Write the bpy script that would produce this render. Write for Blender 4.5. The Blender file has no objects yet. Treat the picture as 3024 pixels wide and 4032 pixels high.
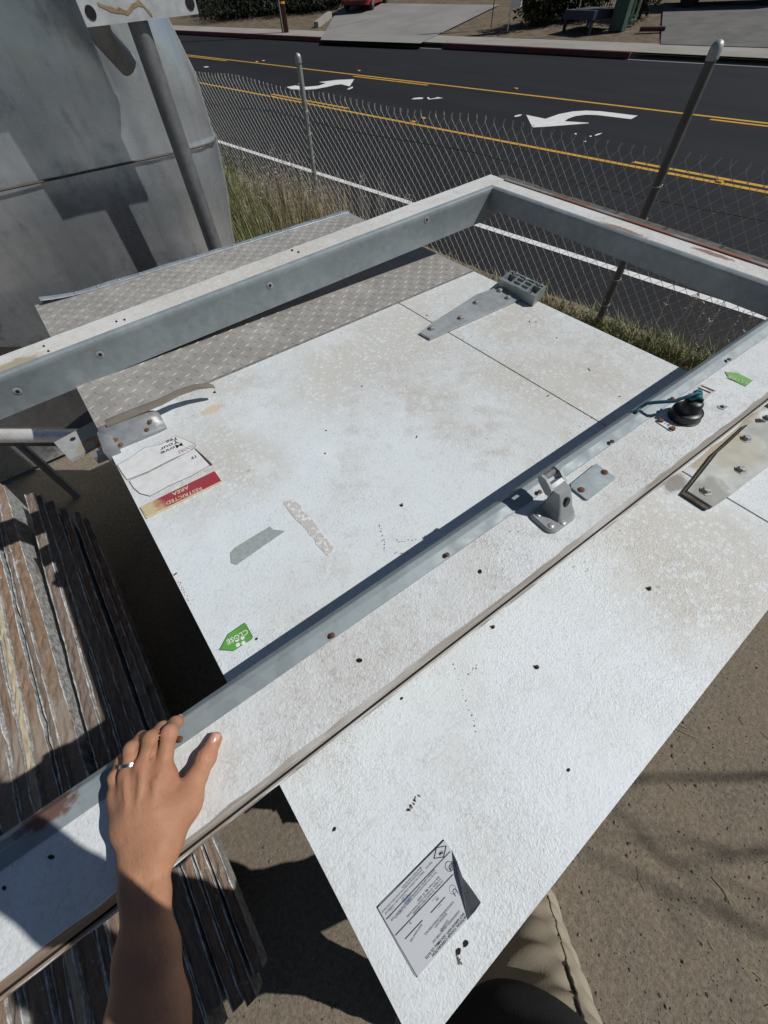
import bpy, math, random
import numpy as np
from mathutils import Vector, Matrix, Quaternion
random.seed(7); rng = np.random.default_rng(7)
SC = bpy.context.scene; COL = SC.collection
# ------------------------------------------------------------------ camera
F = 1514.0; CX, CY = 1512.0, 2016.0; CAMZ = 1.75
def _n(v): return v / np.linalg.norm(v)
def _pr(p): return np.array([(p[0]-CX)/F, (p[1]-CY)/F, 1.0])
_dn = _n(_pr((1568, 3086)))
_d1 = _pr((5127.0, -300.4)); _d1 = _n(_d1 - _dn*(_d1@_dn))
_up = -_dn; _dy = np.cross(_up, _d1)
ROT = np.array([_d1, _dy, _up])            # lens axes -> world axes
cam_d = bpy.data.cameras.new('Camera'); cam = bpy.data.objects.new('Camera', cam_d); COL.objects.link(cam)
cam_d.sensor_fit = 'VERTICAL'; cam_d.sensor_height = 36.0; cam_d.lens = F/4032*36
cam_d.clip_start = 0.01; cam_d.clip_end = 1500
cr = ROT @ np.diag([1, -1, -1])
cam.matrix_world = Matrix([[*cr[0], 0], [*cr[1], 0], [*cr[2], CAMZ], [0, 0, 0, 1]])
SC.camera = cam
# ------------------------------------------------------------------ sky, sun, exposure
SUN = np.array([0.69, -0.58, 1.0]); SUN = _n(SUN)
EL = math.asin(SUN[2]); AZ = math.atan2(SUN[0], SUN[1])
w = bpy.data.worlds.new('World'); SC.world = w; w.use_nodes = True
nt = w.node_tree; bgn = nt.nodes['Background']; sky = nt.nodes.new('ShaderNodeTexSky')
sky.sky_type = 'NISHITA'; sky.sun_disc = False; sky.sun_elevation = math.radians(math.degrees(EL)); sky.sun_rotation = math.radians(math.degrees(AZ) % 360)
sky.air_density = 1.0; sky.dust_density = 0.4; sky.ozone_density = 3.0
nt.links.new(sky.outputs[0], bgn.inputs[0]); bgn.inputs[1].default_value = 0.05
sd = bpy.data.lights.new('Sun', 'SUN'); sd.energy = 5.0; sd.angle = math.radians(0.53); sd.color = (1, .98, .94)
so = bpy.data.objects.new('Sun', sd); COL.objects.link(so); so.rotation_euler = Vector(SUN).to_track_quat('Z', 'Y').to_euler(); so.location = (3, -5, 8)
SC.view_settings.view_transform = 'Standard'; SC.view_settings.look = 'None'; SC.view_settings.exposure = -0.47; SC.view_settings.gamma = 1
SC.cycles.max_bounces = 8
# ------------------------------------------------------------------ helpers
def U(p, z):
    d = ROT @ _pr(p); t = (z-CAMZ)/d[2]; return np.array([0, 0, CAMZ]) + t*d
def UY(p, y):
    d = ROT @ _pr(p); return np.array([0, 0, CAMZ]) + y/d[1]*d
class MB:
    def __init__(s): s.v = []; s.f = []; s.m = []; s.cm = 0
    def add(s, vs, fs):
        b = len(s.v); s.v += [tuple(map(float, v)) for v in vs]; s.f += [tuple(b+i for i in f) for f in fs]; s.m += [s.cm]*len(fs); return s
    def box(s, c, h, R=None):
        c = np.array(c, float); h = np.array(h, float); R = np.eye(3) if R is None else np.asarray(R, float)
        vs = [c + R @ (h*np.array([x, y, z])) for x in (-1, 1) for y in (-1, 1) for z in (-1, 1)]
        return s.add(vs, [(0,1,3,2),(4,6,7,5),(0,4,5,1),(2,3,7,6),(0,2,6,4),(1,5,7,3)])
    def bbox(s, a, b):
        a = np.array(a, float); b = np.array(b, float); return s.box((a+b)/2, (b-a)/2)
    def bevbox(s, c, h, r, R=None):
        # box with chamfered top edges
        c = np.array(c, float); R = np.eye(3) if R is None else np.asarray(R, float); x, y, z = h
        L = [(x, y, -z), (x, y, z-r), (x-r*.3, y-r*.3, z-r*.3), (x-r, y-r, z)]
        vs = []; fs = []
        for (a, b, cz) in L:
            for sx, sy in ((-1,-1),(1,-1),(1,1),(-1,1)): vs.append(c + R @ np.array([sx*a, sy*b, cz]))
        for k in range(3):
            for i in range(4): j = (i+1) % 4; fs.append((4*k+i, 4*k+j, 4*k+4+j, 4*k+4+i))
        fs.append((12, 13, 14, 15)); fs.append((3, 2, 1, 0))
        return s.add(vs, fs)
    def tube(s, pts, r, n=8, cap=True):
        pts = [np.array(p, float) for p in pts]; rs = r if hasattr(r, '__len__') else [r]*len(pts)
        vs = []; fs = []; ref = None
        for i, p in enumerate(pts):
            t = _n(pts[min(i+1, len(pts)-1)] - pts[max(i-1, 0)])
            if ref is None: ref = np.array([0, 0, 1.]) if abs(t[2]) < .9 else np.array([1., 0, 0])
            a = _n(np.cross(t, ref)); b = np.cross(a, t); ref = b
            for k in range(n):
                th = 2*math.pi*k/n; vs.append(p + rs[i]*(math.cos(th)*a + math.sin(th)*b))
        for i in range(len(pts)-1):
            for k in range(n): k2 = (k+1) % n; fs.append((i*n+k, i*n+k2, i*n+n+k2, i*n+n+k))
        if cap: fs.append(tuple(range(n-1, -1, -1))); fs.append(tuple((len(pts)-1)*n+k for k in range(n)))
        return s.add(vs, fs)
    def lathe(s, c, prof, n=20, ax=(0, 0, 1)):
        ax = _n(np.array(ax, float)); a = _n(np.cross(ax, [1, 0, 0] if abs(ax[0]) < .9 else [0, 1, 0])); b = np.cross(ax, a); c = np.array(c, float)
        vs = []; fs = []
        for (r, h) in prof:
            for k in range(n): th = 2*math.pi*k/n; vs.append(c + ax*h + r*(math.cos(th)*a + math.sin(th)*b))
        for i in range(len(prof)-1):
            for k in range(n): k2 = (k+1) % n; fs.append((i*n+k, i*n+k2, i*n+n+k2, i*n+n+k))
        fs.append(tuple(range(n-1, -1, -1))); fs.append(tuple((len(prof)-1)*n+k for k in range(n)))
        return s.add(vs, fs)
    def prism(s, poly, dz):
        """poly: 3D points (top outline); extruded by vector dz (downwards)"""
        dz = np.array(dz, float) if hasattr(dz, '__len__') else np.array([0, 0, -dz]); n = len(poly); poly = [np.array(p, float) for p in poly]
        vs = poly + [p+dz for p in poly]
        return s.add(vs, [tuple(range(n)), tuple(range(2*n-1, n-1, -1))] + [(i, n+i, n+(i+1) % n, (i+1) % n) for i in range(n)])
    def extr(s, prof, fr, x0, x1):
        """prof list of (a,b) closed; fr(x,a,b)->point"""
        n = len(prof); vs = [fr(x0, *q) for q in prof] + [fr(x1, *q) for q in prof]
        return s.add(vs, [(i, (i+1) % n, n+(i+1) % n, n+i) for i in range(n)] + [tuple(range(n-1, -1, -1)), tuple(range(n, 2*n))])
def wbasis(o):
    p = o
    while p.parent: p = p.parent
    return np.array(p.matrix_basis.inverted())
def obj(name, mb, mats, parent=None, smooth=False, world=True):
    """link one mesh object; verts given in world space are brought into the root's space"""
    vs = mb.v
    if parent is not None and world and len(vs):
        M = wbasis(parent); a = np.array(vs); vs = a @ M[:3, :3].T + M[:3, 3]; vs = [tuple(x) for x in vs]
    me = bpy.data.meshes.new(name); me.from_pydata(vs, [], mb.f); me.update()
    for m in (mats if isinstance(mats, (list, tuple)) else [mats]): me.materials.append(m)
    if any(mb.m): me.polygons.foreach_set('material_index', mb.m)
    if smooth: me.polygons.foreach_set('use_smooth', [True]*len(me.polygons))
    o = bpy.data.objects.new(name, me); COL.objects.link(o)
    if parent is not None: o.parent = parent
    if smooth == 'auto':
        me.set_sharp_from_angle(angle=math.radians(40))
    return o
def tag(o, label=None, cat=None, group=None, kind=None):
    for k, v in (('label', label), ('category', cat), ('group', group), ('kind', kind)):
        if v: o[k] = v
    return o
def thing(name, label, cat, loc=(0, 0, 0), group=None, M=None):
    o = bpy.data.objects.new(name, None); COL.objects.link(o); o.empty_display_size = .1
    if M is not None: o.matrix_basis = M
    else: o.location = tuple(map(float, loc)); o.matrix_basis = Matrix.Translation(Vector(tuple(map(float, loc))))
    return tag(o, label, cat, group)
_fc = {}
def text(name, s, p0, p1, mat, parent, z=None, h=None, ext=.0):
    """lettering laid flat: baseline p0 -> p1 (world), fitted to that width"""
    p0 = np.array(p0, float); p1 = np.array(p1, float)
    cu = bpy.data.curves.new('t', 'FONT'); cu.body = s; cu.size = 1; cu.resolution_u = 2; cu.offset = .012
    to = bpy.data.objects.new('t', cu); me = bpy.data.meshes.new_from_object(to)
    co = np.array([v.co[:] for v in me.vertices]); fs = [tuple(p.vertices) for p in me.polygons]
    bpy.data.objects.remove(to); bpy.data.meshes.remove(me)
    x0, x1 = co[:, 0].min(), co[:, 0].max(); L = np.linalg.norm(p1-p0); xd = (p1-p0)/L; yd = np.cross([0, 0, 1], xd); yd = yd/np.linalg.norm(yd)
    k = L/(x1-x0); ky = k if h is None else h/.7
    mb = MB(); mb.add([p0 + xd*(c[0]-x0)*k + yd*c[1]*ky for c in co], fs)
    return obj(name, mb, mat, parent)
# ------------------------------------------------------------------ materials
class NT:
    def __init__(s, name):
        s.m = bpy.data.materials.new(name); s.m.use_nodes = True; s.t = s.m.node_tree; s.b = s.t.nodes['Principled BSDF']
        s.co = s.t.nodes.new('ShaderNodeTexCoord').outputs['Object']
    def node(s, t, **k):
        n = s.t.nodes.new('ShaderNode'+t)
        for a, b in k.items(): setattr(n, a, b)
        return n
    def link(s, a, b): s.t.links.new(a, b)
    def _set(s, sock, v):
        if isinstance(v, bpy.types.NodeSocket): s.link(v, sock)
        elif v is not None: sock.default_value = v
    def mapv(s, scale, loc=(0, 0, 0), rot=(0, 0, 0)):
        n = s.node('Mapping'); s.link(s.co, n.inputs[0]); n.inputs['Scale'].default_value = scale; n.inputs['Location'].default_value = loc; n.inputs['Rotation'].default_value = rot
        return n.outputs[0]
    def noise(s, scale, detail=3, rough=.5, vec=None, dist=0):
        n = s.node('TexNoise'); s.link(vec or s.co, n.inputs['Vector']); n.inputs['Scale'].default_value = scale; n.inputs['Detail'].default_value = detail; n.inputs['Roughness'].default_value = rough; n.inputs['Distortion'].default_value = dist
        return n.outputs['Fac']
    def vor(s, scale, feat='F1', out='Distance', vec=None):
        n = s.node('TexVoronoi'); n.feature = feat; s.link(vec or s.co, n.inputs['Vector']); n.inputs['Scale'].default_value = scale
        return n.outputs[out]
    def ramp(s, f, a, b, lo=0., hi=1.):
        n = s.node('MapRange'); n.clamp = True; s.link(f, n.inputs[0]); n.inputs[1].default_value = a; n.inputs[2].default_value = b; n.inputs[3].default_value = lo; n.inputs[4].default_value = hi
        return n.outputs[0]
    def math(s, op, a, b=None, clamp=False):
        n = s.node('Math', operation=op, use_clamp=clamp); s._set(n.inputs[0], a); s._set(n.inputs[1], b); return n.outputs[0]
    def mix(s, f, a, b, blend='MIX'):
        n = s.node('Mix', data_type='RGBA', blend_type=blend); s._set(n.inputs[0], f)
        for k, v in ((6, a), (7, b)):
            if isinstance(v, (tuple, list)): v = (*v, 1) if len(v) == 3 else v
            s._set(n.inputs[k], v)
        return n.outputs[2]
    def spot(s, c, r, sx=1, sy=1, edge=.35):
        """soft blotch mask round the point c, broken by noise"""
        n = s.node('Mapping'); s.link(s.co, n.inputs[0]); n.inputs['Location'].default_value = (-c[0]*sx, -c[1]*sy, 0); n.inputs['Scale'].default_value = (sx, sy, 0)
        l = s.node('VectorMath', operation='LENGTH'); s.link(n.outputs[0], l.inputs[0])
        d = s.math('ADD', l.outputs['Value'], s.math('MULTIPLY', s.math('SUBTRACT', s.noise(1.6/r, 4, .6), .5), r*1.3))
        return s.ramp(d, r*(1-edge), r, 1, 0)
    def bump(s, f, strength=.5, dist=.002, prev=None):
        n = s.node('Bump'); s.link(f, n.inputs['Height']); n.inputs['Strength'].default_value = strength; n.inputs['Distance'].default_value = dist
        if prev is not None: s.link(prev, n.inputs['Normal'])
        return n.outputs[0]
    def out(s, col=None, rough=None, metal=None, normal=None, spec=None):
        if isinstance(col, (tuple, list)): col = (*col, 1) if len(col) == 3 else col
        s._set(s.b.inputs['Base Color'], col); s._set(s.b.inputs['Roughness'], rough); s._set(s.b.inputs['Metallic'], metal); s._set(s.b.inputs['Normal'], normal)
        if spec is not None: s.b.inputs['Specular IOR Level'].default_value = spec
        return s.m
def plain(name, c, rough=.6, metal=0, var=.25, scale=20, bs=60, bump=.15, dist=.002, c2=None, spec=None):
    n = NT(name); f = n.noise(scale, 5, .6)
    c2 = c2 or tuple(x*(1-var) for x in c)
    col = n.mix(n.ramp(f, .35, .65), c, c2)
    nb = n.bump(n.noise(bs, 4, .6), bump, dist) if bump else None
    r = n.ramp(n.noise(scale*1.7, 3), .3, .7, max(0, rough-.08), min(1, rough+.1))
    return n.out(col, r, metal, nb, spec)
def frp(name, stains=(), dirt=.5, base=(.70, .75, .775), tan=(.53, .50, .44), lo=.46):
    """embossed white sheet: pebbled bump, dirt film with clean round spots, stains at fixed places"""
    n = NT(name)
    wv = n.noise(240, 3, .55, dist=.6)
    worm = n.noise(170, 2, .5, dist=1.2)
    vc = n.vor(88, 'F1'); rnd = n.node('TexVoronoi'); n.link(n.co, rnd.inputs['Vector']); rnd.inputs['Scale'].default_value = 88
    sp = n.node('SeparateColor'); n.link(rnd.outputs['Color'], sp.inputs[0])
    thr = n.ramp(sp.outputs[0], .2, 1, .05, .62)
    clean = n.ramp(n.math('SUBTRACT', vc, thr), -.06, .04, 1, 0)
    film = n.ramp(n.noise(2.3, 5, .6), lo, lo+.22)
    for (c, r, sx, sy) in [q for q in stains if len(q) == 4]:
        film = n.math('MAXIMUM', film, n.spot(c, r, sx, sy, .6))
    film = n.math('MULTIPLY', film, n.math('SUBTRACT', 1., n.math('MULTIPLY', clean, .75)))
    film = n.math('MULTIPLY', film, n.ramp(n.noise(300, 2), .25, .75, .55, 1.))
    c = n.mix(n.ramp(worm, .54, .68, 0, .5), base, tuple(x*.70 for x in base))
    c = n.mix(n.math('MULTIPLY', film, dirt), c, tan)
    wob = n.node('VectorMath', operation='MULTIPLY_ADD'); nz_ = n.node('TexNoise'); n.link(n.co, nz_.inputs['Vector']); nz_.inputs['Scale'].default_value = 45; n.link(nz_.outputs['Color'], wob.inputs[0]); wob.inputs[1].default_value = (.02, .02, 0); n.link(n.co, wob.inputs[2])
    cr_ = n.ramp(n.vor(125, 'DISTANCE_TO_EDGE', 'Distance', wob.outputs[0]), .035, .11, 1, 0)
    cr_ = n.math('MULTIPLY', cr_, n.ramp(n.noise(26, 4, .7), .40, .62)); cr_ = n.math('MULTIPLY', cr_, n.math('ADD', .12, n.math('MULTIPLY', n.ramp(n.noise(2.3, 5, .6), lo-.06, lo+.16), .42)))
    c = n.mix(cr_, c, (.34, .315, .28))
    c = n.mix(n.ramp(n.noise(5, 6, .72), .46, .68, 0, .42), c, (.575, .565, .535)); c = n.mix(n.math('MULTIPLY', n.ramp(n.noise(13, 6, .75), .52, .66, 0, .5), n.ramp(n.noise(1.7, 4), .42, .6)), c, (.47, .445, .40)); c = n.mix(n.ramp(n.noise(2.8, 5, .65, n.mapv((1.6, .7, 1), loc=(3, 1, 0))), .60, .68, 0, .45), c, (.76, .785, .80))
    c = n.mix(n.ramp(n.noise(1, 5, .7, n.mapv((3, 60, 3), rot=(0, 0, .6))), .66, .74, 0, .22), c, (.50, .48, .45))
    c = n.mix(n.ramp(n.noise(.9, 4), .5, .75, 0, .2), c, (.62, .61, .585))
    c = n.mix(n.ramp(n.noise(420, 1), .74, .78, 0, .5), c, (.35, .32, .28))
    for q in [q for q in stains if len(q) == 5]:
        c = n.mix(n.math('MULTIPLY', n.spot(q[0], q[1], q[2], q[3]), .8), c, q[4])
    for rz, th_ in ((.55, .745), (-.35, .765), (1.2, .775)):
        c = n.mix(n.math('MULTIPLY', n.ramp(n.noise(1, 2, .5, n.mapv((5, 330, 5), rot=(0, 0, rz))), th_, th_+.02, 0, .55), n.ramp(n.noise(3.1+rz, 3), .48, .58)), c, (.42, .40, .37))
    c = n.mix(n.math('MULTIPLY', n.ramp(n.noise(75, 5, .75), .60, .66), n.ramp(n.noise(4.2, 4, .6), .52, .64, 0, .8)), c, (.33, .30, .265))
    patchy = n.ramp(n.noise(4, 4, .6), .35, .65, .25, 1.)
    nb = n.bump(n.math('MULTIPLY', wv, patchy), .55, .0016); nb = n.bump(n.math('MULTIPLY', worm, patchy), .65, .0022, nb)
    return n.out(c, .5, 0, nb, .35)
def galv(name, c=(.43, .49, .52), rough=.42, metal=.55, stains=(), streak=True):
    n = NT(name); f = n.vor(55, 'F1', 'Color'); s = n.node('SeparateColor'); n.link(f, s.inputs[0])
    c1 = n.mix(n.ramp(s.outputs[0], 0, 1, 0, .5), c, tuple(x*.72 for x in c))
    c1 = n.mix(n.ramp(n.noise(7, 6, .65), .48, .72, 0, .55), c1, tuple(min(1, x*1.45) for x in c))
    if streak: c1 = n.mix(n.ramp(n.noise(1, 5, .6, n.mapv((90, 90, 5))), .55, .8, 0, .35), c1, (.25, .27, .27))
    for q in stains: c1 = n.mix(n.math('MULTIPLY', n.spot(q[0], q[1], q[2], q[3]), .85), c1, q[4])
    return n.out(c1, n.ramp(n.noise(30, 4), .3, .7, rough-.08, rough+.16), metal, n.bump(n.noise(35, 4), .12, .0015))
# ------------------------------------------------------------------ common materials
M_tread = galv('tread_plate_aluminium', (.40, .38, .355), .52, .3, streak=False)
M_steel = galv('grey_cast_metal', (.36, .38, .385), .45, .5, streak=False)
M_strap = galv('zinc_strap', (.40, .43, .43), .45, .35, streak=False)
M_bolt = plain('bolt_metal', (.46, .46, .44), .45, .5, .3, 80)
M_rusty = plain('rusty_screw', (.20, .085, .04), .7, .2, .5, 120)
M_black = plain('black_plastic', (.018, .018, .02), .42, 0, .3, 30, 90, .2)
M_hole = plain('bolt_hole_black', (.012, .01, .009), .9, 0, .2, 30, bump=0)
M_ink = plain('black_ink', (.03, .03, .032), .6, 0, .3, 200, bump=0)
M_inkfaint = plain('faded_ink', (.17, .17, .18), .6, 0, .3, 200, bump=0)
M_dark_seam = plain('seam_grime', (.12, .095, .075), .8, 0, .4, 60, bump=0)
# ------------------------------------------------------------------ the big white door
ZD = 1.05
D_nl, D_nr, D_fr, D_fl = np.array([-.137, -.208, ZD]), np.array([1.279, -.208, ZD]), np.array([1.256, 1.990, ZD]), np.array([-.170, 1.993, ZD])
def DW(u, v, z=ZD):
    p = (1-v)*((1-u)*D_nl + u*D_nr) + v*((1-u)*D_fl + u*D_fr); return np.array([p[0], p[1], z])
door = thing('freezer_door', 'big white pebbled freezer door lying flat, tread plate at its far end', 'door', DW(.5, .5, ZD-.05))
def dl(p): return U(p, ZD) - np.array(door.location)
st = [(dl((2300, 1500)), .34, 1, 1.6), (dl((1560, 1330)), .40, .7, 1.2), (dl((2850, 2250)), .26, 1, 1), (dl((2000, 1270)), .25, 1, 1), (dl((2640, 2120)), .17, 1, 1), (dl((800, 1830)), .22, 1, 1), (dl((2100, 1480)), .25, 1, 1),
      (dl((2835, 1700)), .115, .5, 1.7, (.36, .29, .19)), (dl((2660, 1900)), .035, .7, 1.4, (.20, .17, .145)), (dl((2950, 1600)), .06, .6, 1.6, (.42, .35, .25)), (dl((835, 1612)), .03, .8, 1.5, (.62, .50, .36))]
M_door = frp('white_pebbled_sheet', st, .95, lo=.49)
M_dedge = plain('door_edge', (.55, .54, .52), .6, 0, .4, 40)
kv = .600          # v where the tread plate starts
mb = MB(); seam_u = (U((2000, 1435), ZD)[0]-D_nl[0])/1.42
# skin made of two sheets butted at a narrow open joint, over the foam body
g = .0016
for (u0, u1) in ((0, seam_u-g), (seam_u+g, 1)):
    P = [DW(u0, 0), DW(u1, 0), DW(u1, kv), DW(u0, kv)]; mb.prism(P, .004)
obj('face_sheet', mb, M_door, door)
mb = MB(); mb.prism([DW(.003, .002, ZD-.0045), DW(.997, .002, ZD-.0045), DW(.997, .998, ZD-.0045), DW(.003, .998, ZD-.0045)], .095); obj('foam_body', mb, [M_dedge], door)
mb = MB(); mb.prism([DW(seam_u-g, .002, ZD-.0035), DW(seam_u+g, .002, ZD-.0035), DW(seam_u+g, kv, ZD-.0035), DW(seam_u-g, kv, ZD-.0035)], .0008); obj('joint_grime', mb, M_dark_seam, door)
# tread (kick) plate with real raised lugs
mb = MB(); zk = ZD + .0025
mb.prism([DW(0, kv, zk), DW(1, kv, zk), DW(1, 1, zk), DW(0, 1, zk)], .0065)
pit = .0305; nx = int(1.42/pit); ny = int(.88/pit); k45 = math.sqrt(.5)
for i in range(nx+1):
    for j in range(ny+1):
        u = (i+.3)*pit/1.424; v = kv + (j+.35)*pit/2.2
        if u > .985 or v > .992: continue
        c = DW(u, v, zk); a = math.radians(20) if (i+j) % 2 else math.radians(20+90)
        d = np.array([math.cos(a), math.sin(a), 0]); e = np.array([-d[1], d[0], 0]); L, W, h = .0115, .0029, .0017
        mb.add([c-d*L, c-d*L*.4-e*W, c+d*L*.4-e*W, c+d*L, c+d*L*.4+e*W, c-d*L*.4+e*W, c-d*L*.5+[0, 0, h], c+d*L*.5+[0, 0, h]],
               [(0, 1, 6), (1, 2, 7, 6), (2, 3, 7), (3, 4, 7), (4, 5, 6, 7), (5, 0, 6)])
obj('kick_plate', mb, M_tread, door)
mb = MB(); mb.prism([DW(.0, kv-.0022, zk+.0005), DW(1, kv-.0022, zk+.0005), DW(1, kv+.0005, zk+.0005), DW(0, kv+.0005, zk+.0005)], .004)
obj('kick_plate_lip', mb, plain('lip_dirty', (.30, .28, .26), .6, .2, .5, 60), door)
# galvanised edge strip with rivets at the far end; its left end curls up
mb = MB(); M_galv = galv('galvanised_sheet')
N = 40; vs = []; fs = []
for i in range(N+1):
    u = .02 + .98*i/N; lift = .016*max(0, 1-(u-.02)/.11)**2
    for (v, z) in ((.988, .004), (.9885, .0062), (1.0, .0075), (1.004, .003), (1.004, -.03)): vs.append(DW(u, v, ZD+z+lift+.0012*math.sin(u*40)*(v > .99)))
for i in range(N):
    for k in range(4): fs.append((i*5+k, i*5+k+1, i*5+k+6, i*5+k+5))
mb.add(vs, fs); es = obj('edge_strip', mb, M_galv, door, smooth='auto')
mb = MB()
for i in range(17): mb.lathe(DW(.045+.058*i, .9945, ZD+.0068), [(.0055, 0), (.0045, .0022), (.002, .0032)], 8)
obj('rivets', mb, M_steel, es, smooth=True)
# strap hinges
strap_px = [(1651, 1310), (1702, 1271), (1875, 1160), (1981, 1122), (2060, 1160), (2057, 1172), (1693, 1334)]
bolt_px = [(1968, 1148), (2000, 1176), (1875, 1194), (1814, 1255), (1698, 1296)]
def strap(off, th, label, mats, spacer, P=None, B=None):
    mb = MB(); P = P if P is not None else [U(p, ZD+.007)+off for p in strap_px]; B = B if B is not None else [U(b, ZD+.007)+off for b in bolt_px]; zt = ZD + .002 + th
    P = [np.array([p[0], p[1], zt]) for p in P]; c = sum(P)/len(P)
    Q = [p*(1) - _n(np.array([*(p-c)[:2], 0]))*.0015 for p in P]
    n = len(P); vs = [p-[0, 0, th] for p in P] + [p-[0, 0, .0015] for p in P] + Q
    fs = [(i, (i+1) % n, n+(i+1) % n, n+i) for i in range(n)] + [(n+i, n+(i+1) % n, 2*n+(i+1) % n, 2*n+i) for i in range(n)] + [tuple(range(2*n, 3*n))]
    mb.add(vs, fs); s = obj('hinge_strap', mb, mats, door); tag(s, label)
    for p in B:
        m2 = MB(); m2.lathe([p[0], p[1], zt], [(.0135, 0), (.0135, .0012), (.0088, .0013), (.0088, .006), (.007, .0082), (.002, .0085)], 6 if th > .007 else 8); obj('bolt', m2, M_bolt, s)
    if spacer:
        m3 = MB(); m3.prism([np.array([p[0]-.012, p[1]+.004, ZD+.0062]) for p in P], .0055); obj('spacer', m3, plain('old_gasket', (.10, .085, .065), .8, 0, .5, 50), s)
    return s
strap(np.zeros(3), .006, 'far hinge strap, thin blue grey zinc', M_strap, False)
off2 = U((2752, 1968), ZD+.007) - U((1672, 1322), ZD+.007)
rs = dl((2915, 1740))
M_strap2 = galv('zinc_strap_rusted', (.44, .455, .43), .5, .3, streak=False, stains=[(dl((2896, 1738)), .026, .9, 1.3, (.50, .23, .06)), (dl((2880, 1790)), .07, .7, 1, (.44, .42, .35)), (dl((2780, 1960)), .05, .8, 1, (.28, .28, .26))])
def ext(a, b, x): a, b = U(a, ZD+.009), U(b, ZD+.009); return a + (b-a)*(x-a[0])/(b[0]-a[0])
P2 = [U(q, ZD+.009) for q in ((2705, 1934), (2748, 1880), (2825, 1780), (2860, 1750))] + [ext((2860, 1750), (2999, 1622), 1.17), ext((2860, 1750), (2999, 1622), 1.21)-[0, .03, 0], ext((2873, 1951), (3024, 1836), 1.21), U((2873, 1951), ZD+.009), U((2804, 1997), ZD+.009)]
B2_ = [U(q, ZD+.009) for q in ((2776, 1936), (2914, 1853), (2935, 1730), (3021, 1650))] + [U((3021, 1650), ZD+.009)+[.05, -.04, 0]]
strap(off2, .008, 'near hinge strap with an orange rust run', M_strap2, True, P2, B2_)
# open grille-like hinge bracket at the far hinge
zb = ZD + .036; C4 = [U(p, zb) for p in ((1968, 1098), (2013, 1066), (2152, 1127), (2108, 1167))]
bo, bx, by = C4[3], C4[2]-C4[3], C4[0]-C4[3]; lx, ly = np.linalg.norm(bx), np.linalg.norm(by); ex, ey = bx/lx, by/ly; Rb = np.array([ex, ey, [0, 0, 1]]).T
mb = MB()
def bb(x0, x1, y0, y1, z0, z1): mb.box(bo + ex*(x0+x1)/2 + ey*(y0+y1)/2 + [0, 0, (z0+z1)/2], ((x1-x0)/2, (y1-y0)/2, (z1-z0)/2), Rb)
t = .008
bb(0, lx, 0, t, -.033, 0); bb(0, lx, ly-t, ly, -.033, -.001); bb(0, t, t, ly-t, -.033, -.0005); bb(lx-t, lx, t, ly-t, -.033, -.0005)
for fy in (.28, .5, .72): bb(t, lx-t, fy*ly-.003, fy*ly+.003, -.02, -.002)
for fx in (.2, .8): bb(fx*lx-.004, fx*lx+.004, t, ly-t, -.024, -.0035)
bb(.45*lx, .55*lx, .3*ly, .7*ly, -.022, -.004); bb(0.01, lx-.01, .01, ly-.01, -.0335, -.026)
br = obj('hinge_bracket', mb, galv('bracket_casting', (.33, .37, .36), .45, .6, streak=False), door)
mb = MB()
for fx, fy in ((.08, .15), (.08, .85), (.92, .15), (.92, .85), (.1, .5), (.9, .5)): mb.lathe(bo + ex*fx*lx + ey*fy*ly + [0, 0, -.006], [(.0085, 0), (.0085, .0065), (.005, .007)], 10)
obj('bosses', mb, M_steel, br)
mb = MB()
for fx, fy in ((.08, .15), (.92, .15), (.92, .85)): mb.lathe(bo + ex*fx*lx + ey*fy*ly + [0, 0, .001], [(.0045, 0), (.004, .0007)], 10)
obj('screw_holes', mb, M_hole, br)
# latch at the left edge
Lf0, Lf1 = U((428, 1785), ZD), U((655, 1692), ZD); ex = _n(Lf1-Lf0); ey = np.array([-ex[1], ex[0], 0]); ll = np.linalg.norm(Lf1-Lf0); Rl = np.array([ex, ey, [0, 0, 1]]).T
M_latch = galv('latch_casting', (.36, .37, .38), .45, .5, streak=False)
mb = MB()
def sec(x, prof): return [Lf0 + ex*x + ey*y + [0, 0, z] for (y, z) in prof]
p_mid = [(-.002, .001), (-.002, .009), (.008, .015), (.022, .020), (.030, .036), (.056, .041), (.066, .034), (.068, .001)]
rings = []
for x, k, dx in ((.0-.004, .55, 0), (.006, .86, 0), (.022, 1, 0), (.07, 1.0, 0), (ll*.5, 1, 0), (ll-.06, 1, 0), (ll-.02, .93, 0), (ll-.004, .72, 0), (ll+.004, .45, 0)):
    rings.append(sec(x, [(.033+(y-.033)*(.72+.28*k), z*k if z > .002 else z) for y, z in p_mid]))
n = len(p_mid); vs = [p for r in rings for p in r]; fs = []
for i in range(len(rings)-1):
    for k in range(n-1): fs.append((i*n+k, i*n+k+1, i*n+n+k+1, i*n+n+k))
fs += [tuple(range(n-1, -1, -1)), tuple((len(rings)-1)*n+k for k in range(n))]
mb.add(vs, fs)
mb.bevbox(Lf0 + ex*.012 + ey*.02 + [0, 0, -.016], (.016, .038, .05), .012, Rl)
lat = obj('latch_housing', mb, M_latch, door, smooth='auto')
mb = MB(); a0 = Lf0 + ex*.03 + ey*.058 + [0, 0, .043]
pa = [a0, a0 + ex*ll*.45 + [0, 0, .002], a0 + ex*(ll-.01) + [0, 0, .002], a0 + ex*(ll+.045) + ey*.002 + [0, 0, .007], a0 + ex*(ll+.09) - ey*.006 + [0, 0, .010], a0 + ex*(ll+.125) - ey*.017 + [0, 0, .006], a0 + ex*(ll+.135) - ey*.021 + [0, 0, .000]]
for i in range(len(pa)-1):
    pass
vs = []; fs = []
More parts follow.
